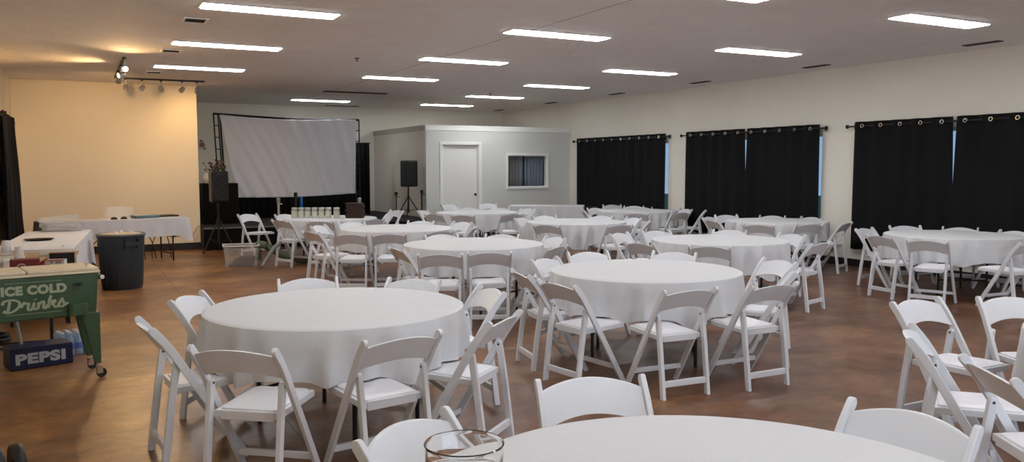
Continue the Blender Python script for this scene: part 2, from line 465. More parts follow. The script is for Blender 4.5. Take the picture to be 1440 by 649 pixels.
# ------------------------------------------------------------------ black grommet curtains
ZR = 2.28
def curtain_set(y_far, y_near, ngrom, labels, rodlabel, meet=None, gap=0.04, z0=.30, near_end=None):
    """rod along Y on the right wall; two curtain panels, y_far > y_near"""
    xr = XR - .10
    r = thing('curtain_rod', rodlabel, 'curtain rod', (xr, y_near, ZR))
    L = y_far - y_near
    bm = bmesh.new(); tube(bm, (0, -.10, 0), (0, L + .10, 0), .013, n=12); obj('rod', bm, 'black', r, smooth=True)
    for yy in (-.14, L + .14):
        bm = bmesh.new(); lathe(bm, [(0, -.035), (.022, -.025), (.032, 0), (.022, .025), (0, .035)], 12)
        o = obj('finial', bm, 'black', r, smooth=True); o.location = (0, yy, 0)
    for yy in (-.06, L + .06):
        bm = bmesh.new(); box(bm, 0, .10, yy - .008, yy + .008, -.006, .006); box(bm, .092, .10, yy - .02, yy + .02, -.04, .04)
        obj('wall_bracket', bm, 'black', r)
    ym = meet if meet else (y_far + y_near) / 2
    for idx, (ya, yb) in enumerate(((ym, y_far), (y_near, ym))):
        t = thing('blackout_curtain', labels[idx], 'curtain', (xr, ya, z0), 0, 'black grommet curtains on the window wall')
        Lp = yb - ya
        bm = bmesh.new(); nf = ngrom / 2 * 1.0
        NU, NV = 90, 14
        grid = []
        rnd = random.Random(int(ya * 100))
        ph = [rnd.uniform(0, 6) for _ in range(4)]
        for j in range(NV + 1):
            v = j / NV; z = v * (ZR + .07 - z0)
            row = []
            for i in range(NU + 1):
                u = i / NU
                y = u * Lp
                if gap:
                    s = max(0, (v - .50) / .5)
                    if idx == 0: y = y + (1 - u) * gap * s * .8
                    else: y = y - u * gap * s * .8
                amp = .028 * (0.75 + .25 * v)
                x = amp * math.sin(u * 2 * PI * nf + .4) + .012 * (1 - v) * math.sin(u * 23 + ph[0]) + .006 * math.sin(u * 41 + ph[1] + v * 2)
                row.append(bm.verts.new((x - .0, y, z + (.006 * math.sin(u * 2 * PI * nf) if j == 0 else 0))))
            grid.append(row)
        for j in range(NV):
            for i in range(NU):
                bm.faces.new((grid[j][i], grid[j][i + 1], grid[j + 1][i + 1], grid[j + 1][i]))
        thick(obj('fabric', bm, 'curtain', t, smooth=True), .003)
        ng = ngrom // 2
        for g in range(ng):
            u = (g + .5) / ng
            y = u * Lp
            bm = bmesh.new(); torus(bm, .026, .007, axis='X', n=18, k=6)
            o = obj('grommet', bm, 'chrome', t, smooth=True); o.location = (-.034, y, ZR - z0)
        bm = None
curtain_set(17.80, 14.26, 10, ['black curtain at the far left of the window wall, next to the small room', 'black curtain in the farthest window, beside the thin blue gap'], 'black rod carrying the farthest pair of curtains', gap=0.0)
curtain_set(13.58, 10.09, 10, ['black curtain on the middle window, left of its bright slit', 'black curtain on the middle window, right of its bright slit'], 'black rod carrying the middle pair of curtains', meet=11.85, gap=.035)
curtain_set(9.38, 5.80, 10, ['large black curtain on the nearest window, left of its slit', 'large black curtain cut by the right edge of the photo'], 'black rod carrying the nearest pair of curtains', meet=7.65, gap=.035)

# curtain on the left wall
t = thing('gathered_curtain', 'black gathered curtain hanging on the left wall beside the cream wall', 'curtain', (XL + .07, 13.9, .40))
bm = bmesh.new(); grid = []
for j in range(16):
    v = j / 15; row = []
    for i in range(71):
        u = i / 70
        y = u * (2.6 + .75 * (1 - v) ** 1.5) 
        x = .035 * math.sin(u * 2 * PI * 9 + .5 * math.sin(v * 3)) + .012 * math.sin(u * 31 + v * 3) + .03 + .045 * (1 - v) * u
        row.append(bm.verts.new((x, y, v * 2.05 + (.02 * math.sin(u * 50) if j == 15 else 0))))
    grid.append(row)
for j in range(15):
    for i in range(70): bm.faces.new((grid[j][i], grid[j][i + 1], grid[j + 1][i + 1], grid[j + 1][i]))
thick(obj('fabric', bm, 'curtain', t, smooth=True), .003)
bm = bmesh.new(); tube(bm, (.03, -.2, 2.0), (.03, 2.75, 2.0), .014); obj('rod', bm, 'black', t, smooth=True)
bm = bmesh.new(); lathe(bm, [(0, -.03), (.028, 0), (0, .03)], 10, (.03, 2.79, 2.0)); obj('finial', bm, 'black', t, smooth=True)
bm = bmesh.new(); box(bm, -.065, .03, 2.70, 2.72, 1.99, 2.01); obj('wall_bracket', bm, 'black', t)

# ------------------------------------------------------------------ ceiling lights
LX = (1.872, 5.342, 8.668)
def make_light(label, loc):
    t = thing('ceiling_light', label, 'ceiling light', loc, 0, 'fluorescent troffers in the ceiling')
    bm = bmesh.new(); a, b = .70, .155
    for q_ in ((-a, a, -b, -b + .016), (-a, a, b - .016, b), (-a, -a + .016, -b + .016, b - .016), (a - .016, a, -b + .016, b - .016)):
        box(bm, q_[0], q_[1], q_[2], q_[3], -.012, 0.0)
    obj('light_frame', bm, 'trim', t)
    obj('diffuser', boxbm(-a + .017, a - .017, -b + .017, b - .017, -.020, -.001), 'panel', t)
    return t
names = {(0, 1): 'nearest ceiling light of the left column, above the green cooler side', (0, 2): 'middle light of the left column, over the entrance side',
         (0, 3): 'farthest light of the left column, near the track lamps', (1, 0): 'ceiling light just peeking in at the top edge, right of centre',
         (1, 1): 'nearest whole light of the centre column, by the ceiling seam', (1, 2): 'second light of the centre column from the front',
         (1, 3): 'third light of the centre column from the front', (1, 5): 'lone ceiling light in front of the projection screen',
         (2, 0): 'large ceiling light at upper right, nearest of the right column', (2, 1): 'second ceiling light of the right column from the front',
         (2, 2): 'third ceiling light of the right column from the front', (2, 3): 'fourth ceiling light of the right column from the front',
         (2, 4): 'fifth ceiling light of the right column from the front', (2, 5): 'farthest ceiling light, above the small room'}
first_light = None
for c_ in range(3):
    for k in range(-3, 6):
        if (c_, k) in ((1, 4), (0, 4), (0, 5)): continue
        lb = names.get((c_, k), 'ceiling light behind the photographer or above the frame')
        loc = (LX[c_], 6.138 + 2.795 * k, HC)
        if first_light is None: first_light = make_light(lb, loc)
        else: dup(first_light, loc, 0, lb, 'fluorescent troffers in the ceiling')

# ceiling vents
def vent(label, loc, a, b, slats, rot=0, group=None):
    t = thing('ceiling_vent', label, 'vent', loc, rot, group)
    bm = bmesh.new()
    for q_ in ((-a, a, -b, -b + .025), (-a, a, b - .025, b), (-a, -a + .025, -b + .025, b - .025), (a - .025, a, -b + .025, b - .025)):
        box(bm, *q_, -.012, 0)
    obj('vent_frame', bm, 'vent' if b < .13 else 'trim', t)
    obj('vent_core', boxbm(-a + .026, a - .026, -b + .026, b - .026, -.004, 0), 'black', t)
    bm = bmesh.new()
    for i in range(slats):
        y = -b + .03 + (2 * b - .06) * (i + .5) / slats
        box(bm, -a + .026, a - .026, y - .003, y + .003, -.010, -.004)
    obj('louvre', bm, 'vent', t)
    return t
for (x, y), lb in zip(((1.24, 9.9), (1.25, 12.6), (1.25, 15.5)), ('nearest small square vent left of the lights', 'middle small square vent left of the lights', 'farthest small square vent above the track lamps')):
    vent(lb, (x, y, HC), .13, .15, 5, 0, 'square ceiling vents')
for i, y in enumerate((6.98, 9.78, 12.62, 15.4, 18.27, 21.2)):
    vent(['nearest', 'second', 'third', 'fourth', 'fifth', 'farthest'][i] + ' dark slot vent along the window wall ceiling edge', (10.74, y, HC), .25, .06, 3, PI / 2, 'slot vents along the window wall')
vent('long dark slot vent across the ceiling before the screen', (5.46, 17.67, HC), .70, .10, 4)
vent('thin slot vent in the ceiling above the screen', (6.3, 21.6, HC), .45, .06, 2)
for x, y, lb in ((8.2, 16.6, 'small sprinkler head on the ceiling in front of the small room'), (3.8, 12.2, 'small sprinkler head on the ceiling in mid room')):
    bm = bmesh.new(); lathe(bm, [(0, -.05), (.02, -.048), (.02, -.044), (.006, -.04), (.008, -.012), (.035, -.008), (.038, 0), (0, 0)], 12, (x, y, HC))
    tag(obj('sprinkler', bm, 'dark_metal', smooth=True), lb, 'sprinkler')

# ------------------------------------------------------------------ track lamps
trk = thing('lamp_track', 'long white ceiling track running across in front of the cream wall', 'lamp track', (0.84, 16.65, HC))
obj('rail', boxbm(0, 1.38, -.018, .018, -.03, 0), 'dark_metal', trk)
trk2 = thing('lamp_track', 'short ceiling track running toward us with three lit lamps', 'lamp track', (0.70, 13.6, HC))
obj('rail', boxbm(-.018, .018, 0, 3.0, -.03, 0), 'dark_metal', trk2)
def track_head(loc, aim, label, lit):
    t = thing('track_lamp', label, 'spotlight', loc, 0, 'lit track lamps' if lit else 'unlit track lamps')
    bm = bmesh.new(); box(bm, -.02, .02, -.012, .012, -.02, 0); obj('mount', bm, 'dark_metal', t)
    bm = bmesh.new(); tube(bm, (0, 0, -.02), (0, 0, -.11), .007); obj('stem', bm, 'steel', t, smooth=True)
    d_ = Vector(aim).normalized()
    c0 = Vector((0, 0, -.15)) - d_ * .05
    bm = bmesh.new()
    lathe(bm, [(.0, -.06), (.032, -.055), (.042, -.03), (.045, .05), (.038, .05), (.036, -.02), (0, -.03)], 16)
    for v in bm.verts: v.co = d_.to_track_quat('Z', 'Y').to_matrix() @ v.co + Vector((0, 0, -.15))
    obj('lamp_head', bm, 'steel', t, smooth=True)
    bm = bmesh.new()
    lathe(bm, [(0, .015), (.033, .018), (.035, .030), (.0, .036)], 14)
    for v in bm.verts: v.co = d_.to_track_quat('Z', 'Y').to_matrix() @ v.co + Vector((0, 0, -.15))
    obj('bulb', bm, 'bulb' if lit else 'white_ceramic', t, smooth=True)
    if lit:
        sd = bpy.data.lights.new('track_lamp_light', 'SPOT'); sd.energy = 170 * WARM_STRENGTH * lit; sd.color = (1.0, 0.62, 0.27)
        sd.spot_size = math.radians(125); sd.spot_blend = 0.9; sd.shadow_soft_size = .035
        so = bpy.data.objects.new('track_lamp_light', sd); C.objects.link(so); so.parent = t
        so.location = Vector((0, 0, -.15)) + d_ * .065
        so.rotation_euler = (-d_).to_track_quat('Z', 'Y').to_euler()
for i, (y, aim) in enumerate(((13.45, (.05, -.8, -.35)), (14.45, (-.7, -.25, -.22)), (15.3, (-.1, .55, -.40)))):
    track_head((.70, y, HC - .03), aim, ['nearest glowing track lamp on the left, topmost in the photo', 'middle glowing track lamp of the left three', 'lowest glowing track lamp at the left in the photo'][i], 1.3)
for i, (x, aim) in enumerate(((.87, (.05, -.3, -1)), (1.14, (-.6, -.2, -.6)), (1.46, (.15, -.3, -1)), (1.82, (-.6, -.3, -.7)))):
    track_head((x, 16.65, HC - .03), aim, ['first', 'second', 'third', 'fourth'][i] + ' small unlit lamp from left on the long track', False)
track_head((2.08, 16.65, HC - .03), (.05, .75, -.7), 'rightmost lamp of the long track, by the end of the cream wall', 0.6)

# round table centres and chairs (metres)
TABLES = {
    'A': (1.434, 5.118),
    '2': (4.265, 5.681),
    '3': (4.032, 8.623),
    '5': (6.850, 7.650),
    '8': (4.111, 11.392),
    '7': (7.144, 11.365),
    '9': (6.995, 14.785),
    '6': (10.073, 9.914),
    '10': (10.034, 13.648),
    '11': (3.926, 14.306),
    'R': (9.961, 6.784),
    'F': (1.448, 1.564),
    'G': (5.000, 2.000),
}
# x, y of the backrest top, heading in degrees, table key, label
CHAIRS = [
    (0.942, 2.540, -61.4, 'F', 'white folding chair facing us across the foreground vase table, first from left'),
    (2.519, 1.845, -168.8, 'F', 'white folding chair facing us across the foreground vase table, third from left'),
    (1.806, 2.753, -107.2, 'F', 'white folding chair facing us across the foreground vase table, second from left'),
    (3.416, 2.124, -31.4, 'G', 'white folding chair with its back to us, cropped at right edge'),
    (0.636, 4.047, 51.3, 'A', 'white folding chair, back to us, at the front left table, first from left'),
    (1.435, 3.928, 100.2, 'A', 'white folding chair, back to us, at the front left table, second from left'),
    (2.137, 4.178, 129.3, 'A', 'white folding chair, back to us, at the front left table, third from left'),
    (3.812, 2.785, -54.5, 'G', 'white folding chair side-on near the right edge, its whole seat showing'),
    (0.322, 4.928, 5.8, 'A', 'white folding chair side-on at left of the front left table'),
    (2.551, 5.187, -183.5, 'A', 'white folding chair facing us across the front left table, fourth from left'),
    (4.728, 3.435, -90.4, 'G', 'white folding chair behind the side-on one near the right edge'),
    (3.774, 4.510, 86.4, '2', 'white folding chair, back to us, at the front centre-right table, third from left'),
    (0.638, 5.851, -32.7, 'A', 'white folding chair facing us across the front left table, first from left'),
    (3.133, 5.229, 7.9, '2', 'white folding chair, back to us, at the front centre-right table, second from left'),
    (5.371, 3.214, -118.0, 'G', 'white folding chair facing us, cut by right edge of the photo'),
    (4.472, 4.418, 89.8, '2', 'white folding chair, back to us, at the front centre-right table, fourth from left'),
    (2.257, 5.914, -140.3, 'A', 'white folding chair facing us across the front left table, third from left'),
    (1.557, 6.343, -98.2, 'A', 'white folding chair facing us across the front left table, second from left'),
    (3.190, 5.897, -9.3, '2', 'white folding chair, back to us, at the front centre-right table, first from left'),
    (5.219, 4.945, 135.8, '2', 'white folding chair side-on at right of the front centre-right table'),
    (3.866, 6.686, -63.0, '2', 'white folding chair facing us across the front centre-right table, first from left'),
    (5.658, 5.530, 173.8, '2', 'white folding chair facing us across the front centre-right table, fourth from left'),
    (3.170, 7.561, 62.4, '3', 'white folding chair, back to us, at the table behind front-left one, second from left'),
    (3.675, 7.482, 65.8, '3', 'white folding chair, back to us, at the table behind front-left one, third from left'),
    (4.544, 6.998, -96.6, '2', 'white folding chair facing us across the front centre-right table, second from left'),
    (5.291, 6.567, -145.5, '2', 'white folding chair facing us across the front centre-right table, third from left'),
    (3.009, 8.346, 1.2, '3', 'white folding chair, back to us, at the table behind front-left one, first from left'),
    (4.581, 7.691, 120.3, '3', 'white folding chair, back to us, at the table behind front-left one, fourth from left'),
    (6.054, 6.918, 42.9, '5', 'white folding chair, back to us, at the table behind centre-right one, second from left'),
    (5.621, 7.576, 12.2, '5', 'white folding chair, back to us, at the table behind centre-right one, first from left'),
    (7.404, 6.626, 105.7, '5', 'white folding chair, back to us, at the table behind centre-right one, third from left'),
    (5.176, 8.714, -179.3, '3', 'white folding chair facing us across the table behind front-left one, third from left'),
    (4.792, 9.394, -134.8, '3', 'white folding chair facing us across the table behind front-left one, second from left'),
    (4.119, 9.776, -91.6, '3', 'white folding chair facing us across the table behind front-left one, first from left'),
    (8.729, 6.240, 21.4, 'R', 'white folding chair, back to us, at the table by nearest curtains, second from left'),
    (6.231, 8.850, -65.4, '5', 'white folding chair facing us across the table behind centre-right one, first from left'),
    (3.577, 10.222, 65.6, '8', 'white folding chair, back to us, at the table nearest the jar table, third from left'),
    (3.103, 10.394, 61.1, '8', 'white folding chair, back to us, at the table nearest the jar table, second from left'),
    (9.504, 5.512, 88.2, 'R', 'white folding chair, back to us, at the table by nearest curtains, third from left'),
    (8.059, 7.664, -183.2, '5', 'white folding chair facing us across the table behind centre-right one, fourth from left'),
    (4.318, 10.328, 98.3, '8', 'white folding chair, back to us, at the table nearest the jar table, fourth from left'),
    (8.819, 6.949, -8.0, 'R', 'white folding chair, back to us, at the table by nearest curtains, first from left'),
    (6.906, 8.953, -92.6, '5', 'white folding chair facing us across the table behind centre-right one, second from left'),
    (2.779, 11.086, 15.8, '8', 'white folding chair, back to us, at the table nearest the jar table, first from left'),
    (7.846, 8.569, -146.3, '5', 'white folding chair facing us across the table behind centre-right one, third from left'),
    (5.042, 10.795, 144.8, '8', 'white folding chair side-on at right of the table nearest the jar table'),
    (6.208, 10.690, 33.9, '7', 'white folding chair, back to us, at the table before the buffet, left one'),
    (7.122, 10.118, 85.2, '7', 'white folding chair, back to us, at the table before the buffet, right one'),
    (9.701, 7.896, -78.9, 'R', 'white folding chair facing us across the table by nearest curtains, first from left'),
    (3.188, 12.257, -42.1, '8', 'white folding chair facing us across the table nearest the jar table, first from left'),
    (8.953, 9.159, 37.9, '6', 'white folding chair, back to us, at the table by middle curtains, second from left'),
    (11.005, 6.599, 173.4, 'R', 'white folding chair facing us across the table by nearest curtains, fourth from left'),
    (5.363, 11.890, -164.5, '8', 'white folding chair facing us across the table nearest the jar table, fourth from left'),
    (9.707, 8.896, 74.3, '6', 'white folding chair, back to us, at the table by middle curtains, third from left'),
    (10.984, 7.353, -152.2, 'R', 'white folding chair facing us across the table by nearest curtains, third from left'),
    (10.614, 7.950, -119.4, 'R', 'white folding chair facing us across the table by nearest curtains, second from left'),
    (3.829, 12.719, -82.2, '8', 'white folding chair facing us across the table nearest the jar table, second from left'),
    (8.013, 10.607, 138.7, '7', 'white folding chair side-on at right of the table before the buffet'),
    (4.893, 12.457, -131.5, '8', 'white folding chair facing us across the table nearest the jar table, third from left'),
    (10.443, 8.852, 111.2, '6', 'white folding chair, back to us, at the table by middle curtains, fourth from left'),
    (3.463, 13.227, 59.6, '11', 'white folding chair, back to us, at the glass jar table, second from left'),
    (9.072, 10.322, -12.1, '6', 'white folding chair, back to us, at the table by middle curtains, first from left'),
    (4.391, 13.327, 110.8, '11', 'white folding chair, back to us, at the glass jar table, third from left'),
    (2.971, 13.799, 27.6, '11', 'white folding chair, back to us, at the glass jar table, first from left'),
    (6.712, 12.401, -58.8, '7', 'white folding chair facing us across the table before the buffet, first from left'),
    (8.374, 11.491, -183.9, '7', 'white folding chair facing us across the table before the buffet, fourth from left'),
    (9.648, 11.036, -70.4, '6', 'white folding chair facing us across the table by middle curtains, first from left'),
    (7.341, 12.724, -92.4, '7', 'white folding chair facing us across the table before the buffet, second from left'),
    (8.201, 12.220, -148.2, '7', 'white folding chair facing us across the table before the buffet, third from left'),
    (11.107, 10.136, -179.3, '6', 'white folding chair facing us across the table by middle curtains, fourth from left'),
    (6.179, 13.668, 48.7, '9', 'white folding chair, back to us, at the table below white door, second from left'),
    (10.838, 10.765, -150.2, '6', 'white folding chair facing us across the table by middle curtains, third from left'),
    (5.027, 14.379, -186.2, '11', 'white folding chair side-on at right of the glass jar table'),
    (10.297, 11.337, -100.9, '6', 'white folding chair facing us across the table by middle curtains, second from left'),
    (7.124, 13.546, 86.0, '9', 'white folding chair, back to us, at the table below white door, third from left'),
    (5.841, 14.209, 26.8, '9', 'white folding chair, back to us, at the table below white door, first from left'),
    (9.216, 12.565, 49.7, '10', 'white folding chair, back to us, at the table by farthest curtains, left one'),
    (3.421, 15.568, -63.4, '11', 'white folding chair facing us across the glass jar table'),
    (10.117, 12.376, 91.5, '10', 'white folding chair, back to us, at the table by farthest curtains, right one'),
    (2.820, 15.960, -59.0, '11', 'lone white folding chair behind the clear storage bin by the stage'),
    (8.927, 13.922, -22.4, '10', 'white folding chair side-on at left of the table by farthest curtains'),
    (8.122, 14.508, 159.6, '9', 'white folding chair side-on at right of the table below white door'),
    (6.174, 15.584, -47.0, '9', 'white folding chair facing us across the table below white door, first from left'),
    (10.948, 12.674, 136.4, '10', 'white folding chair side-on at right of the table by farthest curtains'),
    (5.720, 15.900, -165.0, '11', 'white folding chair farthest right of the jar table, beside microphone stand'),
    (11.060, 13.382, 172.5, '10', 'white folding chair facing us across the table by farthest curtains, third from left'),
    (8.337, 15.174, -167.8, '9', 'white folding chair facing us across the table below white door, fourth from left'),
    (9.718, 14.682, -83.0, '10', 'white folding chair facing us across the table by farthest curtains, first from left'),
    (7.995, 15.756, -140.9, '9', 'white folding chair facing us across the table below white door, third from left'),
    (7.408, 16.084, -113.6, '9', 'white folding chair facing us across the table below white door, second from left'),
    (10.738, 14.440, -135.1, '10', 'white folding chair facing us across the table by farthest curtains, second from left'),
    (10.959, 15.029, -140.0, '10', 'white folding chair tucked close behind another under the farthest curtains'),
    (10.879, 15.757, -100.0, '10', 'farthest white folding chair, in front of the farthest black curtains'),
    (7.720, 17.850, -78.0, '9', 'white folding chair against the far wall, by the left half of the door'),
    (8.720, 17.850, -100.0, '9', 'white folding chair against the far wall, just right of the door knob'),
]

# ================================================================== FOLDING CHAIRS
def catmull(pts, n=6):
    out = []
    P = [Vector(p) for p in pts]
    for i in range(len(P) - 1):
        p0 = P[max(i - 1, 0)]; p1 = P[i]; p2 = P[i + 1]; p3 = P[min(i + 2, len(P) - 1)]
        for k in range(n):
            t = k / n
            out.append(.5 * ((2 * p1) + (-p0 + p2) * t + (2 * p0 - 5 * p1 + 4 * p2 - p3) * t * t + (-p0 + 3 * p1 - 3 * p2 + p3) * t ** 3))
    out.append(P[-1])
    return out

def plank(center, half, axis, a0, a1, round_top=True):
    """closed profile of a bar of varying half-width following a 2D centre line, extruded along axis"""
    pts = center
    Lf, Rt = [], []
    for i, p in enumerate(pts):
        d = (Vector(pts[min(i + 1, len(pts) - 1)]) - Vector(pts[max(i - 1, 0)])).normalized()
        n = Vector((-d[1], d[0]))
        h = half(i / (len(pts) - 1))
        Lf.append((p[0] + n[0] * h, p[1] + n[1] * h)); Rt.append((p[0] - n[0] * h, p[1] - n[1] * h))
    cap = []
    if round_top:
        p = Vector(pts[-1]); d = (p - Vector(pts[-2])).normalized(); n = Vector((-d[1], d[0])); h = half(1)
        for k in range(1, 6):
            a = PI * k / 6
            cap.append((p[0] + n[0] * h * math.cos(a) + d[0] * h * math.sin(a), p[1] + n[1] * h * math.cos(a) + d[1] * h * math.sin(a)))
    bm = bmesh.new()
    prism(bm, Lf + cap + Rt[::-1], axis, a0, a1)
    return bm

YT, ZT_ = -.235, .772
def make_chair():
    t = thing('folding_chair', '', 'chair', (0, 0, 0), 0, 'white folding chairs around the tables')
    # long posts: front foot up to the back top, slightly bowed
    cl = [(.232, .0), (.150, .135), (.055, .295), (-.035, .445), (-.118, .585), (-.185, .69), (YT - .012, .765)]
    cl = [(p[0], p[1]) for p in catmull([(a, b, 0) for a, b in cl], 3)]
    for s in (-1, 1):
        bm = plank(cl, lambda u: .0215 if u > .12 else .019 + .0025 * u / .12, 'X', s * .229 if s < 0 else .206, -.206 if s < 0 else .229)
        for v in bm.verts:
            if v.co.z < .004: v.co.z = 0.0
        obj('back_post', bm, 'chair', t, bevel=.004)
        rl = [(YT + .030, .0), (YT + .048, .15), (YT + .075, .36), (YT + .108, .575)]
        bm = plank([(p[0], p[1]) for p in catmull([(a, b, 0) for a, b in rl], 3)], lambda u: .0195, 'X', s * .203 if s < 0 else .176, -.176 if s < 0 else .203)
        for v in bm.verts:
            if v.co.z < .004: v.co.z = 0.0
        lg = obj('rear_leg', bm, 'chair', t, bevel=.004)
        bm = bmesh.new(); tube(bm, (s * .174, YT + .108, .572), (s * .2065, YT + .108, .572), .007, n=8)
        obj('bolt', bm, 'dark_metal', lg)
    # backrest: bowed panel between the posts, arched top and bottom
    bm = bmesh.new(); NX = 16
    fr, bk = [], []
    for i in range(NX + 1):
        u = i / NX * 2 - 1; x = u * .2065
        arch = .036 * (1 - u * u)
        bow = -.028 * (1 - u * u)
        zt = .738 + arch; zb = .612 + arch * 1.05
        def yof(z): return -.118 + (YT - .012 + .118) * (z - .585) / (.765 - .585)
        fr.append(((x, yof(zb) + bow + .010, zb), (x, yof(zt) + bow + .010, zt)))
        bk.append(((x, yof(zb) + bow - .008, zb), (x, yof(zt) + bow - .008, zt)))
    F = [[bm.verts.new(p) for p in c_] for c_ in fr]; B = [[bm.verts.new(p) for p in c_] for c_ in bk]
    for i in range(NX):
        bm.faces.new((F[i][0], F[i][1], F[i + 1][1], F[i + 1][0])); bm.faces.new((B[i][0], B[i + 1][0], B[i + 1][1], B[i][1]))
        bm.faces.new((F[i][1], B[i][1], B[i + 1][1], F[i + 1][1])); bm.faces.new((F[i][0], F[i + 1][0], B[i + 1][0], B[i][0]))
    bm.faces.new((F[0][0], B[0][0], B[0][1], F[0][1])); bm.faces.new((F[NX][0], F[NX][1], B[NX][1], B[NX][0]))
    bmesh.ops.recalc_face_normals(bm, faces=bm.faces)
    obj('backrest', bm, 'chair', t, smooth=True, bevel=.003)
    # seat frame and cushion
    ya, yb = YT + .085, YT + .525
    bm = bmesh.new()
    def sl(y): return .432 + (y - ya) / (yb - ya) * .014
    def slab(bm, x0, x1, y0, y1, za, zb):
        vs = box(bm, x0, x1, y0, y1, 0, 0)
        for k, v in enumerate(vs): v.co.z = sl(v.co.y) + (za if k < 4 else zb)
    slab(bm, -.174, -.146, ya + .02, yb - .02, -.030, .004); slab(bm, .146, .174, ya + .02, yb - .02, -.030, .004)
    slab(bm, -.146, .146, ya + .02, ya + .042, -.042, .004); slab(bm, -.146, .146, yb - .042, yb - .02, -.030, .004)
    slab(bm, -.146, .146, ya + .042, yb - .042, -.014, -.004)
    obj('seat_frame', bm, 'chair', t, bevel=.003)
    bm = bmesh.new()
    poly = []
    for (cx, cy, a0) in ((.130, yb - .065, 0), (-.130, yb - .065, 90), (-.130, ya + .070, 180), (.130, ya + .070, 270)):
        for k in range(5):
            a = math.radians(a0 + 90 * k / 4); poly.append((cx + .035 * math.cos(a) * .7, cy + .035 * math.sin(a)))
    def ring(z, k):
        return [bm.verts.new((x * k, (y - .06) * k + .06, sl(y) + z)) for x, y in poly]
    R0 = ring(-.003, .99); R1 = ring(.005, 1.0); R2 = ring(.012, .985); R3 = ring(.016, .93); R4 = ring(.018, .6)
    RR = [R0, R1, R2, R3, R4]; n = len(poly)
    for A, Bq in zip(RR, RR[1:]):
        for i in range(n): bm.faces.new((A[i], A[(i + 1) % n], Bq[(i + 1) % n], Bq[i]))
    bm.faces.new(R0[::-1]); bm.faces.new(R4)
    obj('seat', bm, 'pad', t, smooth=True)
    # stretchers
    y_f = .150; obj('front_stretcher', boxbm(-.2055, .2055, y_f - .012, y_f + .012, .115, .150), 'chair', t, bevel=.004)
    obj('rear_stretcher', boxbm(-.1755, .1755, YT + .030, YT + .052, .085, .130), 'chair', t, bevel=.004)
    return t

chair0 = None
for x, y, hd, key, lab in CHAIRS:
    h = math.radians(hd)
    fx, fy = math.cos(h), math.sin(h)
    loc = (x - YT * fx, y - YT * fy, 0)
    if chair0 is None:
        chair0 = make_chair(); chair0.location = loc; chair0.rotation_euler = (0, 0, h - PI / 2); chair0['label'] = lab
    else:
        dup(chair0, loc, h - PI / 2, lab)

# ================================================================== ROUND TABLES AND CLOTHS
TR = .80
def make_table():
    t = thing('round_table', '', 'table', (0, 0, 0), 0, 'round banquet tables')
    bm = bmesh.new(); lathe(bm, [(0, .735), (.755, .735), (.762, .740), (.762, .750), (.755, .755), (0, .755)], 48)
    obj('tabletop', bm, 'plywood', t)
    for sy in (-1, 1):
        bm = bmesh.new()
        path_tube(bm, [(-.28, sy * .42, .0), (-.28, sy * .42, .70)], .014)
        path_tube(bm, [(.28, sy * .42, .0), (.28, sy * .42, .70)], .014)
        path_tube(bm, [(-.30, sy * .42, .718), (.30, sy * .42, .718)], .014)
        path_tube(bm, [(-.28, sy * .42, .22), (.28, sy * .42, .22)], .010)
        path_tube(bm, [(0, sy * .42, .22), (0, sy * .10, .72)], .009)
        obj('leg_frame', bm, 'dark_metal', t, smooth=True)
    return t

def cloth_mesh(seed, angs, zlow=.425, zchair=.474):
    """round cloth: flat top, soft edge, folds that hang lower between the chairs. Local origin on the floor."""
    rnd = random.Random(seed)
    NA = 288
    bm = bmesh.new()
    ph = [rnd.uniform(0, 2 * PI) for _ in range(8)]
    n1 = rnd.choice((21, 23, 25)); n2 = rnd.choice((9, 11, 13)); n3 = rnd.choice((26, 29, 31))
    radii = [.25, .5, .70, .775, .792, .803]
    ztop = [.7615, .7615, .7613, .7605, .7585, .752]
    rings = []
    center = bm.verts.new((0, 0, .7615))
    for r, z in zip(radii, ztop):
        rings.append([bm.verts.new((r * math.cos(2 * PI * i / NA), r * math.sin(2 * PI * i / NA), z + .0010 * math.sin(3 * 2 * PI * i / NA + ph[0]) * (r > .3))) for i in range(NA)])
    NV = 12
    low = []; ww = []
    for i in range(NA):
        a = 2 * PI * i / NA
        w_ = 0.0
        for ca in angs:
            dd = abs((a - ca + PI) % (2 * PI) - PI)
            w_ = max(w_, math.exp(-(dd / .30) ** 3))
        ww.append(w_)
        base = zlow + .014 * math.sin(n2 * a + ph[2]) + .008 * math.sin(2 * a + ph[5]) - .085 * abs(math.cos(2 * a + ph[1])) ** 7
        low.append(base * (1 - w_) + max(base, zchair) * w_)
    wch = []
    for j in range(1, NV + 1):
        v = j / NV
        ring = []
        for i in range(NA):
            a = 2 * PI * i / NA
            z = .752 + (low[i] - .752) * v
            d_ = (.752 - z)
            amp = .074 * min(1, d_ / .25)
            fold = math.sin(n1 * a + ph[3] + .8 * math.sin(3 * a + ph[4])) * .62 + math.sin(n2 * a + ph[2]) * .38
            fold = fold + .42 * math.sin(n3 * a + ph[6] + v * 1.5)
            fold = math.copysign(abs(fold) ** 1.25, fold)
            r = .805 + .012 * min(1, d_ / .1) + amp * fold * (.95 - .42 * ww[i]) * (.45 + .55 * abs(math.cos(2 * a + ph[1])) ** 2) - .035 * d_
            ring.append(bm.verts.new((r * math.cos(a), r * math.sin(a), z)))
        rings.append(ring)
    for i in range(NA): bm.faces.new((center, rings[0][i], rings[0][(i + 1) % NA]))
    for A, B in zip(rings, rings[1:]):
        for i in range(NA): bm.faces.new((A[i], B[i], B[(i + 1) % NA], A[(i + 1) % NA]))
    return bm

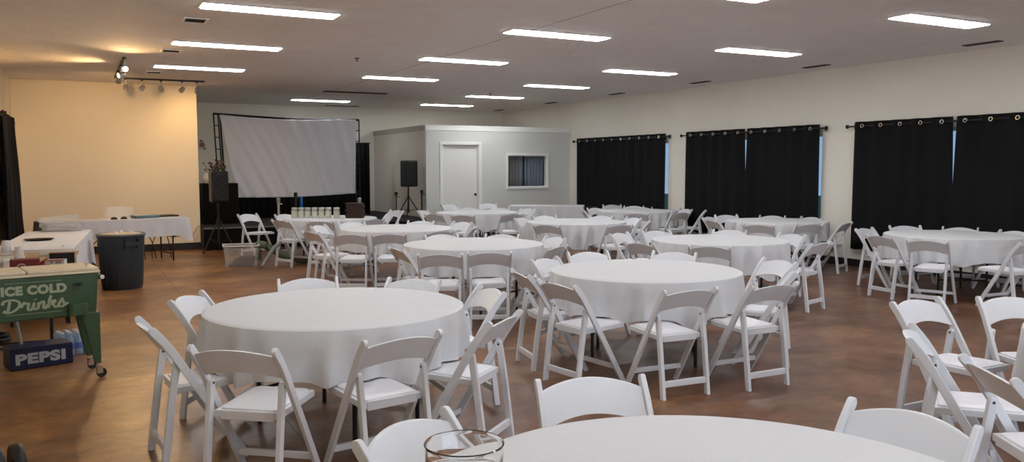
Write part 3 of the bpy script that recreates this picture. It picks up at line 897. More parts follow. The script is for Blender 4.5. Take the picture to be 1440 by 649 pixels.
TL = {'A': ('large white-draped round table at the front left', 'white cloth on the large front left round table'),
      '2': ('white-draped round table at front, right of centre', 'white cloth on the round table at front, right of centre'),
      '3': ('white-draped round table directly behind the front left one', 'white cloth on the round table directly behind the front left one'),
      '5': ('white-draped round table behind the front centre-right one', 'white cloth on the round table behind the front centre-right one'),
      '8': ('white-draped round table just in front of the jar table', 'white cloth on the table just in front of the jar table'),
      '7': ('white-draped round table before the long rectangular buffet table', 'white cloth on the round table before the long rectangular table'),
      '9': ('white-draped round table just below the white door', 'white cloth on the round table just below the white door'),
      '6': ('white-draped round table in front of the middle curtains', 'white cloth on the round table in front of the middle curtains'),
      '10': ('white-draped round table in front of the farthest curtains', 'white cloth on the round table in front of the farthest curtains'),
      '11': ('white-draped round table carrying glass jars and brown binders', 'white cloth under the glass jars and brown binders'),
      'R': ('white-draped round table at right, in front of nearest curtains', 'creased white cloth on the round table before the nearest curtains'),
      'F': ('foreground round table carrying the glass vase, cut by bottom edge', 'white cloth under the glass vase in the foreground'),
      'G': ('round table just beyond the right edge, with cropped chairs', 'white cloth on the table just beyond the right edge')}
table0 = None
for k, (cx, cy) in TABLES.items():
    angs = [math.atan2(y + .30 * math.sin(math.radians(hd)) - cy, x + .30 * math.cos(math.radians(hd)) - cx) for x, y, hd, key, lab in CHAIRS if math.hypot(x - cx, y - cy) < 1.5]
    rz = {'A': .5, '2': .9, '3': .3}.get(k, (len(k) * 7 + ord(k[0])) % 6 * .5)
    if table0 is None:
        table0 = make_table(); table0.location = (cx, cy, 0); table0.rotation_euler = (0, 0, rz); table0['label'] = TL[k][0]
    else:
        dup(table0, (cx, cy, 0), rz, TL[k][0])
    o = obj('tablecloth', cloth_mesh(ord(k[0]) * 7 + len(k), angs), 'cloth', smooth=True)
    o.location = (cx, cy, 0)
    tag(o, TL[k][1], 'tablecloth', 'white round tablecloths')

# ================================================================== RECTANGULAR TABLES
def rect_cloth(Lx, Ly, drop, seed, z=.762, right_only=False, corner=.05, amp=.012):
    """cloth over a Lx x Ly table, origin at the front left floor corner; hangs on all sides"""
    rnd = random.Random(seed); ph = [rnd.uniform(0, 6) for _ in range(6)]
    per = []
    step = .02
    def seg(p, q_):
        n = max(1, int((Vector(q_) - Vector(p)).length / step))
        return [Vector(p).lerp(Vector(q_), i / n) for i in range(n)]
    per = seg((0, 0), (Lx, 0)) + seg((Lx, 0), (Lx, Ly)) + seg((Lx, Ly), (0, Ly)) + seg((0, Ly), (0, 0))
    cen = Vector((Lx / 2, Ly / 2))
    bm = bmesh.new()
    n = len(per); NV = 9
    inner = [bm.verts.new((cen.x + (p.x - cen.x) * .985, cen.y + (p.y - cen.y) * .985, z)) for p in per]
    rings = [inner]
    s_acc = 0
    for j in range(NV + 1):
        v = j / NV; ring = []
        for i, p in enumerate(per):
            c_ = min((p - Vector(q_)).length for q_ in ((0, 0), (Lx, 0), (Lx, Ly), (0, Ly)))
            cf = math.exp(-(c_ / .12) ** 2)
            d_ = (drop + corner * cf + .012 * math.sin(i * .05 + ph[0]))* v
            nx = 0; ny = 0
            e = 1e-6
            if p.y < e: ny = -1
            if p.y > Ly - e: ny = 1
            if p.x < e: nx = -1
            if p.x > Lx - e: nx = 1
            w_ = (amp * math.sin(i * step * 2 * PI / .23 + ph[1] + math.sin(i * .03) * 2) + amp * .8) * v + .006 + .035 * cf * v
            ring.append(bm.verts.new((p.x + nx * w_, p.y + ny * w_, z - .004 - d_)))
        rings.append(ring)
    for A, B in zip(rings, rings[1:]):
        for i in range(n): bm.faces.new((A[i], B[i], B[(i + 1) % n], A[(i + 1) % n]))
    bm.faces.new(inner)
    bmesh.ops.recalc_face_normals(bm, faces=bm.faces)
    return bm

def rect_table(label, loc, rz, Lx, Ly, top='plywood', hi=.755):
    t = thing('folding_table', label, 'table', loc, rz)
    obj('tabletop', boxbm(0, Lx, 0, Ly, hi - .03, hi), top, t, bevel=.006)
    for x in ((.25, Lx - .25) if Lx > .6 else (.06, Lx - .06)):
        bm = bmesh.new()
        for y in (.10, Ly - .10): path_tube(bm, [(x, y, 0), (x, y, hi - .045)], .0145)
        path_tube(bm, [(x, .10, hi - .042), (x, Ly - .10, hi - .042)], .012)
        path_tube(bm, [(x, .10, .12), (x, Ly - .10, .12)], .012)
        obj('leg_frame', bm, 'dark_metal', t, smooth=True)
    return t

def edge_frame(p0, p1):
    a = math.atan2(p1[1] - p0[1], p1[0] - p0[0]); return a, math.hypot(p1[0] - p0[0], p1[1] - p0[1])

# buffet table before the small room
a, L_ = edge_frame((8.66, 16.65), (10.05, 15.69))
rect_table('long rectangular table with white cloth, in front of the interior window', (8.66, 16.65, 0), a, L_, .76)
o = obj('tablecloth', rect_cloth(L_, .76, .38, 3), 'cloth', smooth=True); o.location = (8.66, 16.65, 0); o.rotation_euler = (0, 0, a)
tag(o, 'white cloth on the long rectangular table before the interior window', 'tablecloth')
p2 = Vector((10.05, 15.69, 0)) + Vector((math.cos(a), math.sin(a), 0)) * .10
rect_table('bare dark folding table end beside the farthest curtains', p2 + Vector((.05, .12, 0)), a, .24, .60, 'dark_metal', .74)

# table against the cream wall
a1, L1 = edge_frame((-.42, 15.10), (1.76, 15.72))
rect_table('long folding table with pale grey cloth before the cream wall', (-.42, 15.10, 0), a1, L1, .76)
o = obj('tablecloth', rect_cloth(L1, .76, .30, 5, corner=.12), 'cloth_grey', smooth=True); o.location = (-.42, 15.10, 0); o.rotation_euler = (0, 0, a1)
tag(o, 'pale grey cloth draped on the table before the cream wall', 'tablecloth')

# drinks tables on the left: far one draped, near one with snack boxes
a2, L2 = edge_frame((-.05, 10.20), (.17, 13.18))
def local_to(loc, ang, x, y, z): return (loc[0] + x * math.cos(ang) - y * math.sin(ang), loc[1] + x * math.sin(ang) + y * math.cos(ang), z)
rect_table('long white-draped table on the left, behind the snack boxes', (-.05, 10.20, 0), a2, L2, .78)
o = obj('tablecloth', rect_cloth(L2, .78, .42, 8, corner=.10), 'cloth', smooth=True); o.location = (-.05, 10.20, 0); o.rotation_euler = (0, 0, a2)
tag(o, 'white paper cloth on the long left table, hanging by the trash can', 'tablecloth')
a3 = a2
tn = rect_table('low folding table behind the green cooler, holding snack boxes', (-.15, 7.98, 0), a3, 2.1, .72, 'kraft', .745)
bm = bmesh.new()
path_tube(bm, catmull([(.10, .36, .70), (.02, .34, .42), (-.08, .30, .22), (-.14, .28, .10), (-.15, .27, 0.013)], 5), .014)
obj('bent_leg', bm, 'greyboard', tn, smooth=True)

# ================================================================== LETTERING
def text_mesh(s, size, offset=0.0, extrude=.001, sx=1.0, shear=0.0, spacing=1.0):
    cu = bpy.data.curves.new('lettering', 'FONT')
    cu.body = s; cu.size = size; cu.offset = offset; cu.extrude = extrude; cu.shear = shear; cu.space_character = spacing
    o = bpy.data.objects.new('lettering', cu); C.objects.link(o)
    bpy.context.view_layer.update()
    me = bpy.data.meshes.new_from_object(o.evaluated_get(bpy.context.evaluated_depsgraph_get()))
    C.objects.unlink(o); bpy.data.objects.remove(o)
    bm = bmesh.new(); bm.from_mesh(me); bpy.data.meshes.remove(me)
    xs = [v.co.x for v in bm.verts]; ys_ = [v.co.y for v in bm.verts]
    x0, x1, y0, y1 = min(xs), max(xs), min(ys_), max(ys_)
    return bm, x0, x1, y0, y1
def place_text(s, x0, x1, z0, z1, y, offset, parent, m, shear=0.0, name='lettering', spacing=1.0):
    """text standing in the local XZ plane facing -Y, stretched to the rectangle"""
    bm, a, b, c_, d = text_mesh(s, .1, offset, .0008, shear=shear, spacing=spacing)
    for v in bm.verts:
        v.co = Vector((x0 + (v.co.x - a) / (b - a) * (x1 - x0), y - .0008 - v.co.z, z0 + (v.co.y - c_) / (d - c_) * (z1 - z0)))
    return obj(name, bm, m, parent)
def ribbon(bm, pts, w0, y, t=.0016):
    """flat brush stroke in the XZ plane, through pts (x, z)"""
    P = catmull([(p[0], p[1], 0) for p in pts], 6)
    L_, R_ = [], []
    for i, p in enumerate(P):
        d = (P[min(i + 1, len(P) - 1)] - P[max(i - 1, 0)])
        if d.length < 1e-9: d = Vector((1, 0, 0))
        d.normalize()
        n = Vector((-d.y, d.x, 0))
        w_ = w0 * (.72 + .42 * abs(d.y))
        L_.append(p + n * w_); R_.append(p - n * w_)
    for i in range(len(P) - 1):
        q4 = [L_[i], L_[i + 1], R_[i + 1], R_[i]]
        fr = [bm.verts.new((p.x, y - t, p.y)) for p in q4]; bk = [bm.verts.new((p.x, y, p.y)) for p in q4]
        bm.faces.new(fr); bm.faces.new(bk[::-1])
        for k in range(4): bm.faces.new((fr[k], fr[(k + 1) % 4], bk[(k + 1) % 4], bk[k]))

# ================================================================== DRINKS COOLER CART
A15 = math.radians(15)
A10 = math.radians(10)
ck = thing('drinks_cooler', 'green retro drinks cooler cart on casters with cream lid, at the left edge', 'cooler', (.13, 7.12, 0), A10)
CL, CD = .94, .40
bm = bmesh.new()
vs = box(bm, -CL, 0, 0, CD, .50, .825)
for v in vs[:4]:
    v.co.x += .02 if v.co.x < -.5 else -.02
    v.co.y += .015 if v.co.y < .2 else -.015
obj('body', bm, 'green', ck, bevel=.012)
bm = bmesh.new(); box(bm, -CL - .012, .012, -.012, CD + .012, .825, .845)
obj('rim', bm, 'cream', ck, bevel=.006)
for x0, x1 in ((-CL - .004, -.485), (-.475, .004)):
    bm = bmesh.new(); box(bm, x0, x1, -.006, CD + .006, .846, .868)
    lid = obj('lid', bm, 'cream', ck, bevel=.008)
    bm = bmesh.new(); xm = -.06 if x1 > -.2 else -CL + .1
    lathe(bm, [(0, 0), (.006, 0), (.006, .014), (.018, .018), (.018, .026), (0, .028)], 12, (xm, .10, .868))
    obj('lid_knob', bm, 'steel', lid, smooth=True)
for (x, y) in ((-.045, .045), (-.045, CD - .045), (-CL + .045, .045), (-CL + .045, CD - .045)):
    bm = bmesh.new()
    sx = 1 if x > -.4 else -1; sy = -1 if y < .2 else 1
    top = [(x - .078, y - .040), (x + .048, y - .040), (x + .048, y + .040), (x - .078, y + .040)]
    bx_, by_ = x + sx * .024, y + sy * .012
    bot = [(bx_ - .022, by_ - .022), (bx_ + .022, by_ - .022), (bx_ + .022, by_ + .022), (bx_ - .022, by_ + .022)]
    Bv = [bm.verts.new((p[0], p[1], .115)) for p in bot]; Tv = [bm.verts.new((p[0], p[1], .52)) for p in top]
    for i in range(4): bm.faces.new((Bv[i], Bv[(i + 1) % 4], Tv[(i + 1) % 4], Tv[i]))
    bm.faces.new(Bv[::-1]); bm.faces.new(Tv)
    lg = obj('leg', bm, 'green', ck, bevel=.006)
    bm = bmesh.new(); torus(bm, .027, .011, (bx_ + .022, by_ - .008, .038), 'Y', 18, 8)
    lathe(bm, [(0, -.006), (.026, -.006), (.026, .006), (0, .006)], 14)
    for v in list(bm.verts)[-30:]: v.co = Vector((bx_ + .022 + v.co.x, by_ - .008 + v.co.z, .038 + v.co.y))
    cs = obj('caster', bm, 'black', ck, smooth=True)
    bm = bmesh.new(); tube(bm, (bx_, by_, .12), (bx_, by_, .09), .010)
    box(bm, bx_ - .012, bx_ + .030, by_ - .024, by_ - .021, .036, .094); box(bm, bx_ - .012, bx_ + .030, by_ + .005, by_ + .008, .036, .094)
    box(bm, bx_ - .014, bx_ + .016, by_ - .024, by_ + .008, .088, .096)
    obj('caster_fork', bm, 'chrome', cs)
# side push handle, bottle opener, cap catcher, drain
bm = bmesh.new(); box(bm, -.005, .035, .05, .07, .765, .80); box(bm, -.005, .035, CD - .07, CD - .05, .765, .80)
hd = obj('handle_bracket', bm, 'green', ck, bevel=.004)
bm = bmesh.new(); tube(bm, (.033, .035, .785), (.033, CD - .035, .785), .014, n=14); obj('handle_bar', bm, 'green', hd, smooth=True)
for yy in (.030, CD - .030):
    bm = bmesh.new(); lathe(bm, [(0, -.008), (.016, -.006), (.017, .004), (0, .008)], 12)
    for v in bm.verts: v.co = Vector((.033 + v.co.x, yy + v.co.z, .785 + v.co.y))
    obj('handle_cap', bm, 'white_ceramic', hd, smooth=True)
bm = bmesh.new(); box(bm, -.175, -.115, -.010, 0, .742, .758); box(bm, -.158, -.130, -.026, -.008, .736, .746); box(bm, -.168, -.160, -.020, 0, .738, .752)
obj('bottle_opener', bm, 'dark_metal', ck, bevel=.002)
bm = bmesh.new()
prism(bm, [(-.215, 0), (-.085, 0), (-.085, -.035), (-.105, -.055), (-.195, -.055), (-.215, -.035)], 'Z', .515, .60)
obj('cap_catcher', bm, 'green', ck, bevel=.004)
bm = bmesh.new(); tube(bm, (-.225, .03, .51), (-.225, .03, .455), .012, .010); obj('drain_spout', bm, 'dark_metal', ck)
place_text('ICE COLD', -.650, -.222, .695, .765, 0, .0062, ck, 'letters', spacing=1.08)
bm = bmesh.new()
# the script word, stroke by stroke (unit: letter grid), scaled into the panel
def S_(pts, w_=.0085):
    ribbon(bm, [(-.635 + p[0] * .40, .572 + p[1] * .085 + p[0] * .018) for p in pts], w_, .0065)
S_([(.10, .98), (.085, .6), (.06, .15), (.03, .05), (.0, .12), (.03, .22)])
S_([(-.02, .72), (.0, .98), (.08, 1.08), (.18, 1.02), (.25, .78), (.24, .42), (.16, .10), (.07, .0), (.03, .06)])
S_([(.27, .30), (.31, .62), (.33, .72), (.335, .60), (.37, .62), (.40, .58), (.385, .30), (.39, .06), (.43, .02), (.46, .20)])
S_([(.46, .20), (.49, .60), (.475, .20), (.49, .02), (.53, .08), (.56, .30)])
S_([(.507, .92), (.512, .86)], .010)
S_([(.565, .62), (.555, .30), (.55, .02)]); S_([(.555, .30), (.60, .58), (.645, .60), (.64, .30), (.645, .04), (.68, .04), (.71, .30)])
S_([(.77, 1.08), (.735, .60), (.72, .0)]); S_([(.73, .34), (.80, .60), (.835, .55), (.80, .38), (.745, .34), (.80, .22), (.83, .02), (.87, .04), (.90, .30)])
S_([(.90, .30), (.955, .68), (.96, .50), (.985, .22), (.965, .02), (.91, .0), (.89, .10)]); S_([(.97, .04), (1.02, .16), (1.05, .28)])
obj('script_lettering', bm, 'letters', ck)
for y0, y1, z0 in ((-.0012, .004, .785), (.0085, .0135, .550)):
    bm = bmesh.new()
    for i in range(28):
        x = -.620 + i * .0132
        box(bm, x, x + .007, y0, y1, z0, z0 + .005)
    obj('dotted_border', bm, 'letters', ck)

# ------------------------------------------------------------------ cartons and bottles under the cart
pc = thing('soda_carton', 'dark blue soda carton with silver lettering on the floor under the green cooler', 'carton', (-.07, 7.80, 0), A15)
bm = bmesh.new(); box(bm, -.462, 0, 0, .26, .0, .175); obj('box', bm, 'blue_box', pc, bevel=.006)
place_text('PEPSI', -.425, -.058, .040, .130, 0, .0055, pc, 'box_letters', spacing=1.1)
def water_bottle(loc, label):
    t = thing('water_bottle', label, 'bottle', loc, 0, 'wrapped water bottles under the cooler')
    bm = bmesh.new()
    lathe(bm, [(0, 0), (.028, .0), (.031, .008), (.029, .03), (.031, .05), (.031, .125), (.026, .150), (.013, .178), (.012, .192), (0, .192)], 16)
    obj('body', bm, 'water', t, smooth=True)
    bm = bmesh.new(); lathe(bm, [(.0318, .055), (.0322, .056), (.0322, .105), (.0318, .106)], 16); obj('wrapper', bm, 'water_label', t, smooth=True)
    bm = bmesh.new(); lathe(bm, [(0, .188), (.0145, .188), (.0145, .203), (0, .205)], 12); obj('cap', bm, 'white_ceramic', t, smooth=True)
    return t
wb = None
for j in range(3):
    for i in range(4):
        p = local_to((-.155, 8.115), A15, i * .066, j * .066, 0)
        lab = 'water bottle in the wrapped pack behind the dark blue carton, near right cooler leg'
        if wb is None: wb = water_bottle(p, lab)
        else: dup(wb, p, 0, lab, 'wrapped water bottles under the cooler')
o = thing('shrink_wrap', 'crinkled clear wrap around the pack of water bottles', 'wrap', (-.155, 8.115, 0), A15)
bm = bmesh.new()
rnd = random.Random(4); n = 40; rr = []
for z in (.008, .05, .10, .15, .185, .212):
    ring = []
    for i in range(n):
        a = 2 * PI * i / n
        c_, s_ = math.cos(a), math.sin(a)
        k = 1 / max(abs(c_) / .137, abs(s_) / .104) ; jit = rnd.uniform(0, .004) + .002
        if z > .2: k *= .86
        ring.append(bm.verts.new((.099 + c_ * (k + jit), .066 + s_ * (k + jit), z + rnd.uniform(-.005, .005) * (z > .01))))
    rr.append(ring)
for A, B in zip(rr, rr[1:]):
    for i in range(n): bm.faces.new((A[i], A[(i + 1) % n], B[(i + 1) % n], B[i]))
obj('film', bm, mat('clear_film', (.85, .88, .92), .12, trans=.9, ior=1.05), o)
# cord and round thing below the cart
bm = bmesh.new(); torus(bm, .11, .022, (-.72, 9.1, .024), 'Z', 26, 8); torus(bm, .085, .02, (-.71, 9.1, .06), 'Z', 24, 8)
tag(obj('cable_coil', bm, 'black', smooth=True), 'black coiled cable on the floor under the left tables', 'cable')
bm = bmesh.new(); path_tube(bm, catmull([(-.75, 8.5, .012), (-.5, 8.75, .012), (-.25, 8.6, .012), (-.12, 8.9, .012), (.0, 8.7, .012)], 6), .011)
tag(obj('power_cord', bm, 'black', smooth=True), 'black cord lying behind the dark blue carton', 'cord')

# wheels at the lower left corner
hw = thing('trolley_wheels', 'dark round rimmed wheels cropped at the lower left corner of the photo', 'wheels', (-.40, 4.82, 0), .25)
for x in (-.005, .085):
    bm = bmesh.new()
    lathe(bm, [(.03, -.016), (.088, -.020), (.106, -.026), (.112, -.018), (.112, .018), (.106, .026), (.088, .020), (.03, .016)], 28, close=True)
    for v in bm.verts: v.co = Vector((x + v.co.z, v.co.x, v.co.y + .112))
    wl_ = obj('wheel', bm, 'black', hw, smooth=True)
    bm = bmesh.new(); torus(bm, .095, .004, (x + .024, 0, .112), 'X', 28, 6); obj('rim', bm, 'greyboard', wl_, smooth=True)
bm = bmesh.new(); tube(bm, (-.06, 0, .112), (.13, 0, .112), .012); box(bm, .02, .06, -.03, .03, .10, .13); obj('axle', bm, 'dark_metal', hw)

# ------------------------------------------------------------------ things on the near drinks table
HT = .745
def on3(x, y, z=HT): return local_to((-.15, 7.98), a3, x, y, z)
def on2(x, y, z=.762): return local_to((-.05, 10.20), a2, x, y, z)
t = thing('snack_box', 'maroon snack box with pale round emblem behind the cooler lid', 'box', on3(.08, .20), a3 - PI / 2 + .1)
obj('carton', boxbm(-.17, .05, 0, .14, 0, .115), 'maroon', t, bevel=.003)
bm = bmesh.new(); box(bm, -.215, -.171, .0, .14, 0, .115); obj('side_panel', bm, 'white_card', t, bevel=.003)
bm = bmesh.new(); torus(bm, .026, .0025, (-.085, -.001, .05), 'Y', 24, 6); torus(bm, .034, .0012, (-.085, -.001, .05), 'Y', 24, 6)
box(bm, -.097, -.073, -.002, 0, .044, .048); box(bm, -.094, -.088, -.002, 0, .05, .06); box(bm, -.082, -.076, -.002, 0, .05, .06)
obj('emblem', bm, 'white_card', t)
t = thing('snack_box', 'white and red patterned snack box behind the middle of the cooler lid', 'box', on3(.12, .02), a3 - PI / 2 - .1)
obj('carton', boxbm(-.10, .05, 0, .12, 0, .095), 'white_card', t, bevel=.003)
rnd = random.Random(11)
bm = bmesh.new()
for i in range(7):
    for j in range(4):
        if rnd.random() < .75:
            x = -.095 + i * .0205; z = .008 + j * .021
            box(bm, x, x + .010 + rnd.random() * .006, -.0012, 0, z, z + .008 + rnd.random() * .006)
obj('printed_pattern', bm, 'maroon', t)
obj('folded_flap', boxbm(-.10, .05, -.02, .04, .096, .099), 'red', t)
t = thing('open_carton', 'open red and kraft carton, dark inside, behind right end of cooler lid', 'carton', on3(.30, -.02 + .12), a3 - PI / 2)
bm = bmesh.new()
box(bm, -.02, .20, 0, .006, 0, .05); box(bm, -.02, .20, .155, .16, 0, .13); box(bm, -.02, -.014, .006, .155, 0, .13); box(bm, .194, .20, .006, .155, 0, .13); box(bm, -.014, .194, .006, .155, 0, .005)
obj('carton', bm, 'kraft', t)
bm = bmesh.new(); prism(bm, [(-.07, -.015), (-.02, -.004), (-.02, .10), (-.075, .065)], 'Y', .0, .004)
box(bm, -.02, .19, .148, .153, .10, .131); obj('red_flap', bm, 'red', t)
obj('dark_lining', boxbm(-.012, .192, .140, .147, .006, .125), 'black', t)
# clear bag / boxes
t = thing('clear_clamshell', 'clear plastic clamshell box just behind the red snack boxes', 'box', on3(1.55, .22), a3 - PI / 2)
bm = bmesh.new(); vs = box(bm, -.10, .18, 0, .22, 0, .05)
obj('tray', bm, 'milky', t, bevel=.01); bm = bmesh.new(); box(bm, -.095, .175, .005, .215, .052, .085); obj('lid', bm, 'clear', t, bevel=.02)
# cups upside down
def cup_stack(n, loc, label, name='plastic_cup'):
    t = thing(name, label, 'cup stack', loc)
    for i in range(n):
        bm = bmesh.new(); z = i * .014
        lathe(bm, [(.046, z), (.047, z + .004), (.0325, z + .112), (.030, z + .115), (0, z + .115), (0, z + .113), (.030, z + .112), (.044, z + .003)], 20)
        obj('cup', bm, 'milky' if i % 2 else 'white_ceramic', t, smooth=True)
    return t
t = thing('carton_tray', 'low white carton carrying cups at the left edge, behind the cooler', 'carton', on3(.98, .66), a3 - PI / 2)
obj('tray', boxbm(-.06, .20, -.05, .17, 0, .055), 'white_card', t, bevel=.006)
obj('green_edge', boxbm(-.062, .33, -.054, .18, -.0, .008), 'green', t)
cup_stack(4, (-.60, 9.05, HT + .055), 'stack of upside-down clear cups at the left edge, taller one')
cup_stack(3, (-.495, 9.02, HT + .009), 'stack of upside-down clear cups, right of the taller stack')
cup_stack(2, on3(.10, .47), 'stack of white cups beside the maroon snack box')
# on the draped table
t = thing('serving_tray', 'black oblong tray on the white-draped left table', 'tray', on2(1.25, .46), a2 - PI / 2)
bm = bmesh.new(); lathe(bm, [(0, 0), (.10, 0), (.13, .018), (.135, .022), (.12, .020), (.10, .006), (0, .006)], 28)
for v in bm.verts: v.co.x *= 1.25
obj('tray', bm, 'black', t, smooth=True)
for i in range(5):
    rnd = random.Random(20 + i)
    bm = bmesh.new()
    z = .0 + i * .030
    w_, d_ = .24, .17
    for (x0, x1, y0, y1) in ((-w_, w_, -d_, -d_ + .012), (-w_, w_, d_ - .012, d_), (-w_, -w_ + .012, -d_ + .012, d_ - .012), (w_ - .012, w_, -d_ + .012, d_ - .012)):
        box(bm, x0, x1, y0, y1, 0, .045)
    box(bm, -w_ + .012, w_ - .012, -d_ + .012, d_ - .012, 0, .004)
    p = on2(2.93 - .02 * i, .34 + .015 * i, .764 + z)
    o = obj('clear_tray', bm, 'clear', bevel=.004)
    o.location = p
    o.rotation_euler = (0, -.10 * (i == 4) - .16 * (i == 3), a2 - PI / 2 + (0, .05, -.04, .12, .2)[i])
    o.location.z += .04 * (i >= 3)
    tag(o, ('bottom', 'second lowest', 'middle', 'tilted second highest', 'tilted topmost')[i] + ' clear plastic tray of the stack on the left table', 'tray', 'stacked clear trays on the left table')
bm = bmesh.new(); lathe(bm, [(0, 0), (.012, 0), (.012, .006), (0, .008)], 10); o = obj('bottle_cap', bm, 'maroon', smooth=True); o.location = on2(.30, .12)
tag(o, 'small dark bottle cap alone on the white left table', 'bottle cap')

# ------------------------------------------------------------------ on the table before the cream wall
def on1(x, y, z=.762): return local_to((-.42, 15.10), a1, x, y, z)
t = thing('clear_display_box', 'clear upright plastic box on the pale grey table, centre', 'box', on1(1.05, .50), a1)
bm = bmesh.new()
for q_ in ((0, .44, 0, .004), (0, .44, .20, .204), (0, .004, .004, .20), (.436, .44, .004, .20)): box(bm, *q_, 0, .20)
obj('shell', bm, 'clear', t)
for x, lb, m_ in ((.98, 'small dark object left in front of the clear box', 'brown'), (1.14, 'small dark object right in front of the clear box', 'black')):
    bm = bmesh.new(); lathe(bm, [(0, 0), (.035, 0), (.04, .015), (.02, .04), (0, .045)], 12)
    for v in bm.verts: v.co.x *= 1.4
    o = obj('small_dish', bm, m_, smooth=True); o.location = on1(x + .1, .22); tag(o, lb, 'dish')
bm = bmesh.new(); box(bm, -.20, .20, -.14, .14, 0, .05); o = obj('teal_tub', bm, 'teal', bevel=.015); o.location = on1(1.62, .30); o.rotation_euler = (0, 0, a1); tag(o, 'teal plastic tub on the pale grey table', 'tub')
o2 = obj('tub_lid', boxbm(-.21, .21, -.15, .15, .045, .058), 'milky', o, bevel=.005)
bm = bmesh.new(); box(bm, -.30, .30, -.17, .17, 0, .028); o = obj('flat_case', bm, 'brown', bevel=.006); o.location = on1(1.93, .38, .762); o.rotation_euler = (0, 0, a1); o.location.x -= .0
tag(o, 'flat dark brown case at the right end of the pale grey table', 'case')
o.location = on1(1.94, .52)
# cables looping below the table
for i, (x, r, y) in enumerate(((.95, .22, .45), (1.35, .30, .42), (1.62, .24, .5), (1.95, .17, .46))):
    pts = []
    for k in range(21):
        a_ = PI * k / 20
        pts.append(on1(x + r * math.cos(a_) * 1.0, y + .03 * math.sin(3 * a_), .012 + (.42 + .03 * i) * math.sin(a_)))
    bm = bmesh.new(); path_tube(bm, pts, .008)
    tag(obj('hanging_cable', bm, 'dark_metal', smooth=True), ['leftmost', 'second', 'third', 'rightmost'][i] + ' looped cable under the pale grey table', 'cable', 'looped cables under the pale grey table')
bm = bmesh.new(); path_tube(bm, catmull([on1(2.05, .50, .44), on1(2.20, .6, .38), (1.92, 16.7, .38), (2.08, 17.3, .46), (2.235, 17.67, .50), (2.24, 17.75, .52)], 6), .005)
tag(obj('wall_cable', bm, 'black', smooth=True), 'thin cable drooping from the pale grey table to the wall end', 'cable')

# ------------------------------------------------------------------ trash can
tc = thing('trash_can', 'dark grey round trash can with tan-reflecting lid, beside the left table', 'trash can', (.52, 12.42, 0), .4)
bm = bmesh.new()
prof = [(0, 0), (.245, 0), (.252, .012), (.275, .35), (.295, .70), (.302, .705), (.302, .735), (.286, .735), (.270, .35), (.238, .02), (0, .02)]
lathe(bm, prof, 40)
obj('bin_body', bm, 'bin', tc, smooth=True)
bm = bmesh.new(); torus(bm, .296, .017, (0, 0, .735), 'Z', 40, 10); obj('bin_rim', bm, 'bin_lid', tc, smooth=True)
for s in (0, PI):
    bm = bmesh.new()
    for k in range(9):
        a_ = s - .30 + .60 * k / 8; b_ = s - .30 + .60 * (k + 1) / 8
        if k < 8:
            P_ = []
            for (aa) in (a_, b_):
                for (r_, z_) in ((.292, .60), (.330, .60), (.330, .64), (.292, .64)):
                    P_.append(bm.verts.new((r_ * math.sin(aa), -r_ * math.cos(aa), z_)))
            for i in range(4): bm.faces.new((P_[i], P_[(i + 1) % 4], P_[4 + (i + 1) % 4], P_[4 + i]))
    for aa in (s - .30, s + .30):
        x, y = .300 * math.sin(aa), -.300 * math.cos(aa)
        tube(bm, (x * .97, y * .97, .56), (x * 1.06, y * 1.06, .69), .018)
    bmesh.ops.recalc_face_normals(bm, faces=bm.faces)
    obj('handle', bm, 'bin', tc)
for k in range(10):
    a_ = 2 * PI * (k + .5) / 10
    bm = bmesh.new(); tube(bm, (.251 * math.cos(a_), .251 * math.sin(a_), .05), (.286 * math.cos(a_), .286 * math.sin(a_), .62), .010, .010, 8)
    obj('rib', bm, 'bin', tc, smooth=True)
bm = bmesh.new(); lathe(bm, [(0, .752), (.15, .756), (.235, .750), (.262, .742), (.262, .735), (0, .735)], 36); obj('tan_reflecting_top', bm, 'tan', tc, smooth=True)
for (x, y) in ((.05, .12), (.12, -.05), (-.10, -.06)):
    bm = bmesh.new(); lathe(bm, [(0, .752), (.035, .753), (.028, .770), (.012, .778), (0, .778)], 12, (x, y, 0))
    for v in bm.verts: v.co.x += .012 * math.sin(60 * v.co.y)
    obj('crumpled_paper', bm, 'white_card', tc, smooth=True)

# ------------------------------------------------------------------ storage bin, bag and board by the stage
sb = thing('storage_bin', 'clear plastic storage bin with dark contents on the floor by the stage', 'bin', (2.10, 14.15, 0), -.14)
W_, D_, H_ = .56, .40, .36
def tray_shell(bm, w0, d0, w1, d1, z0, z1, t):
    O0 = [(-w0, -d0), (w0, -d0), (w0, d0), (-w0, d0)]; O1 = [(-w1, -d1), (w1, -d1), (w1, d1), (-w1, d1)]
    a_ = [bm.verts.new((p[0], p[1], z0)) for p in O0]; b_ = [bm.verts.new((p[0], p[1], z1)) for p in O1]
    c_ = [bm.verts.new((p[0] - math.copysign(t, p[0]), p[1] - math.copysign(t, p[1]), z1)) for p in O1]
    d_ = [bm.verts.new((p[0] - math.copysign(t, p[0]), p[1] - math.copysign(t, p[1]), z0 + t)) for p in O0]
    for X, Y in ((a_, b_), (b_, c_), (c_, d_)):
        for i in range(4): bm.faces.new((X[i], X[(i + 1) % 4], Y[(i + 1) % 4], Y[i]))
    bm.faces.new(a_[::-1]); bm.faces.new(d_)
    bmesh.ops.recalc_face_normals(bm, faces=bm.faces)
bm = bmesh.new(); tray_shell(bm, W_ / 2 - .03, D_ / 2 - .02, W_ / 2, D_ / 2, 0, H_, .004)
for v in bm.verts: v.co += Vector((W_ / 2, D_ / 2, 0))
obj('tub', bm, mat('frosted_bin', (.80, .74, .66), .3, alpha=.13), sb, bevel=.012)
bm = bmesh.new()
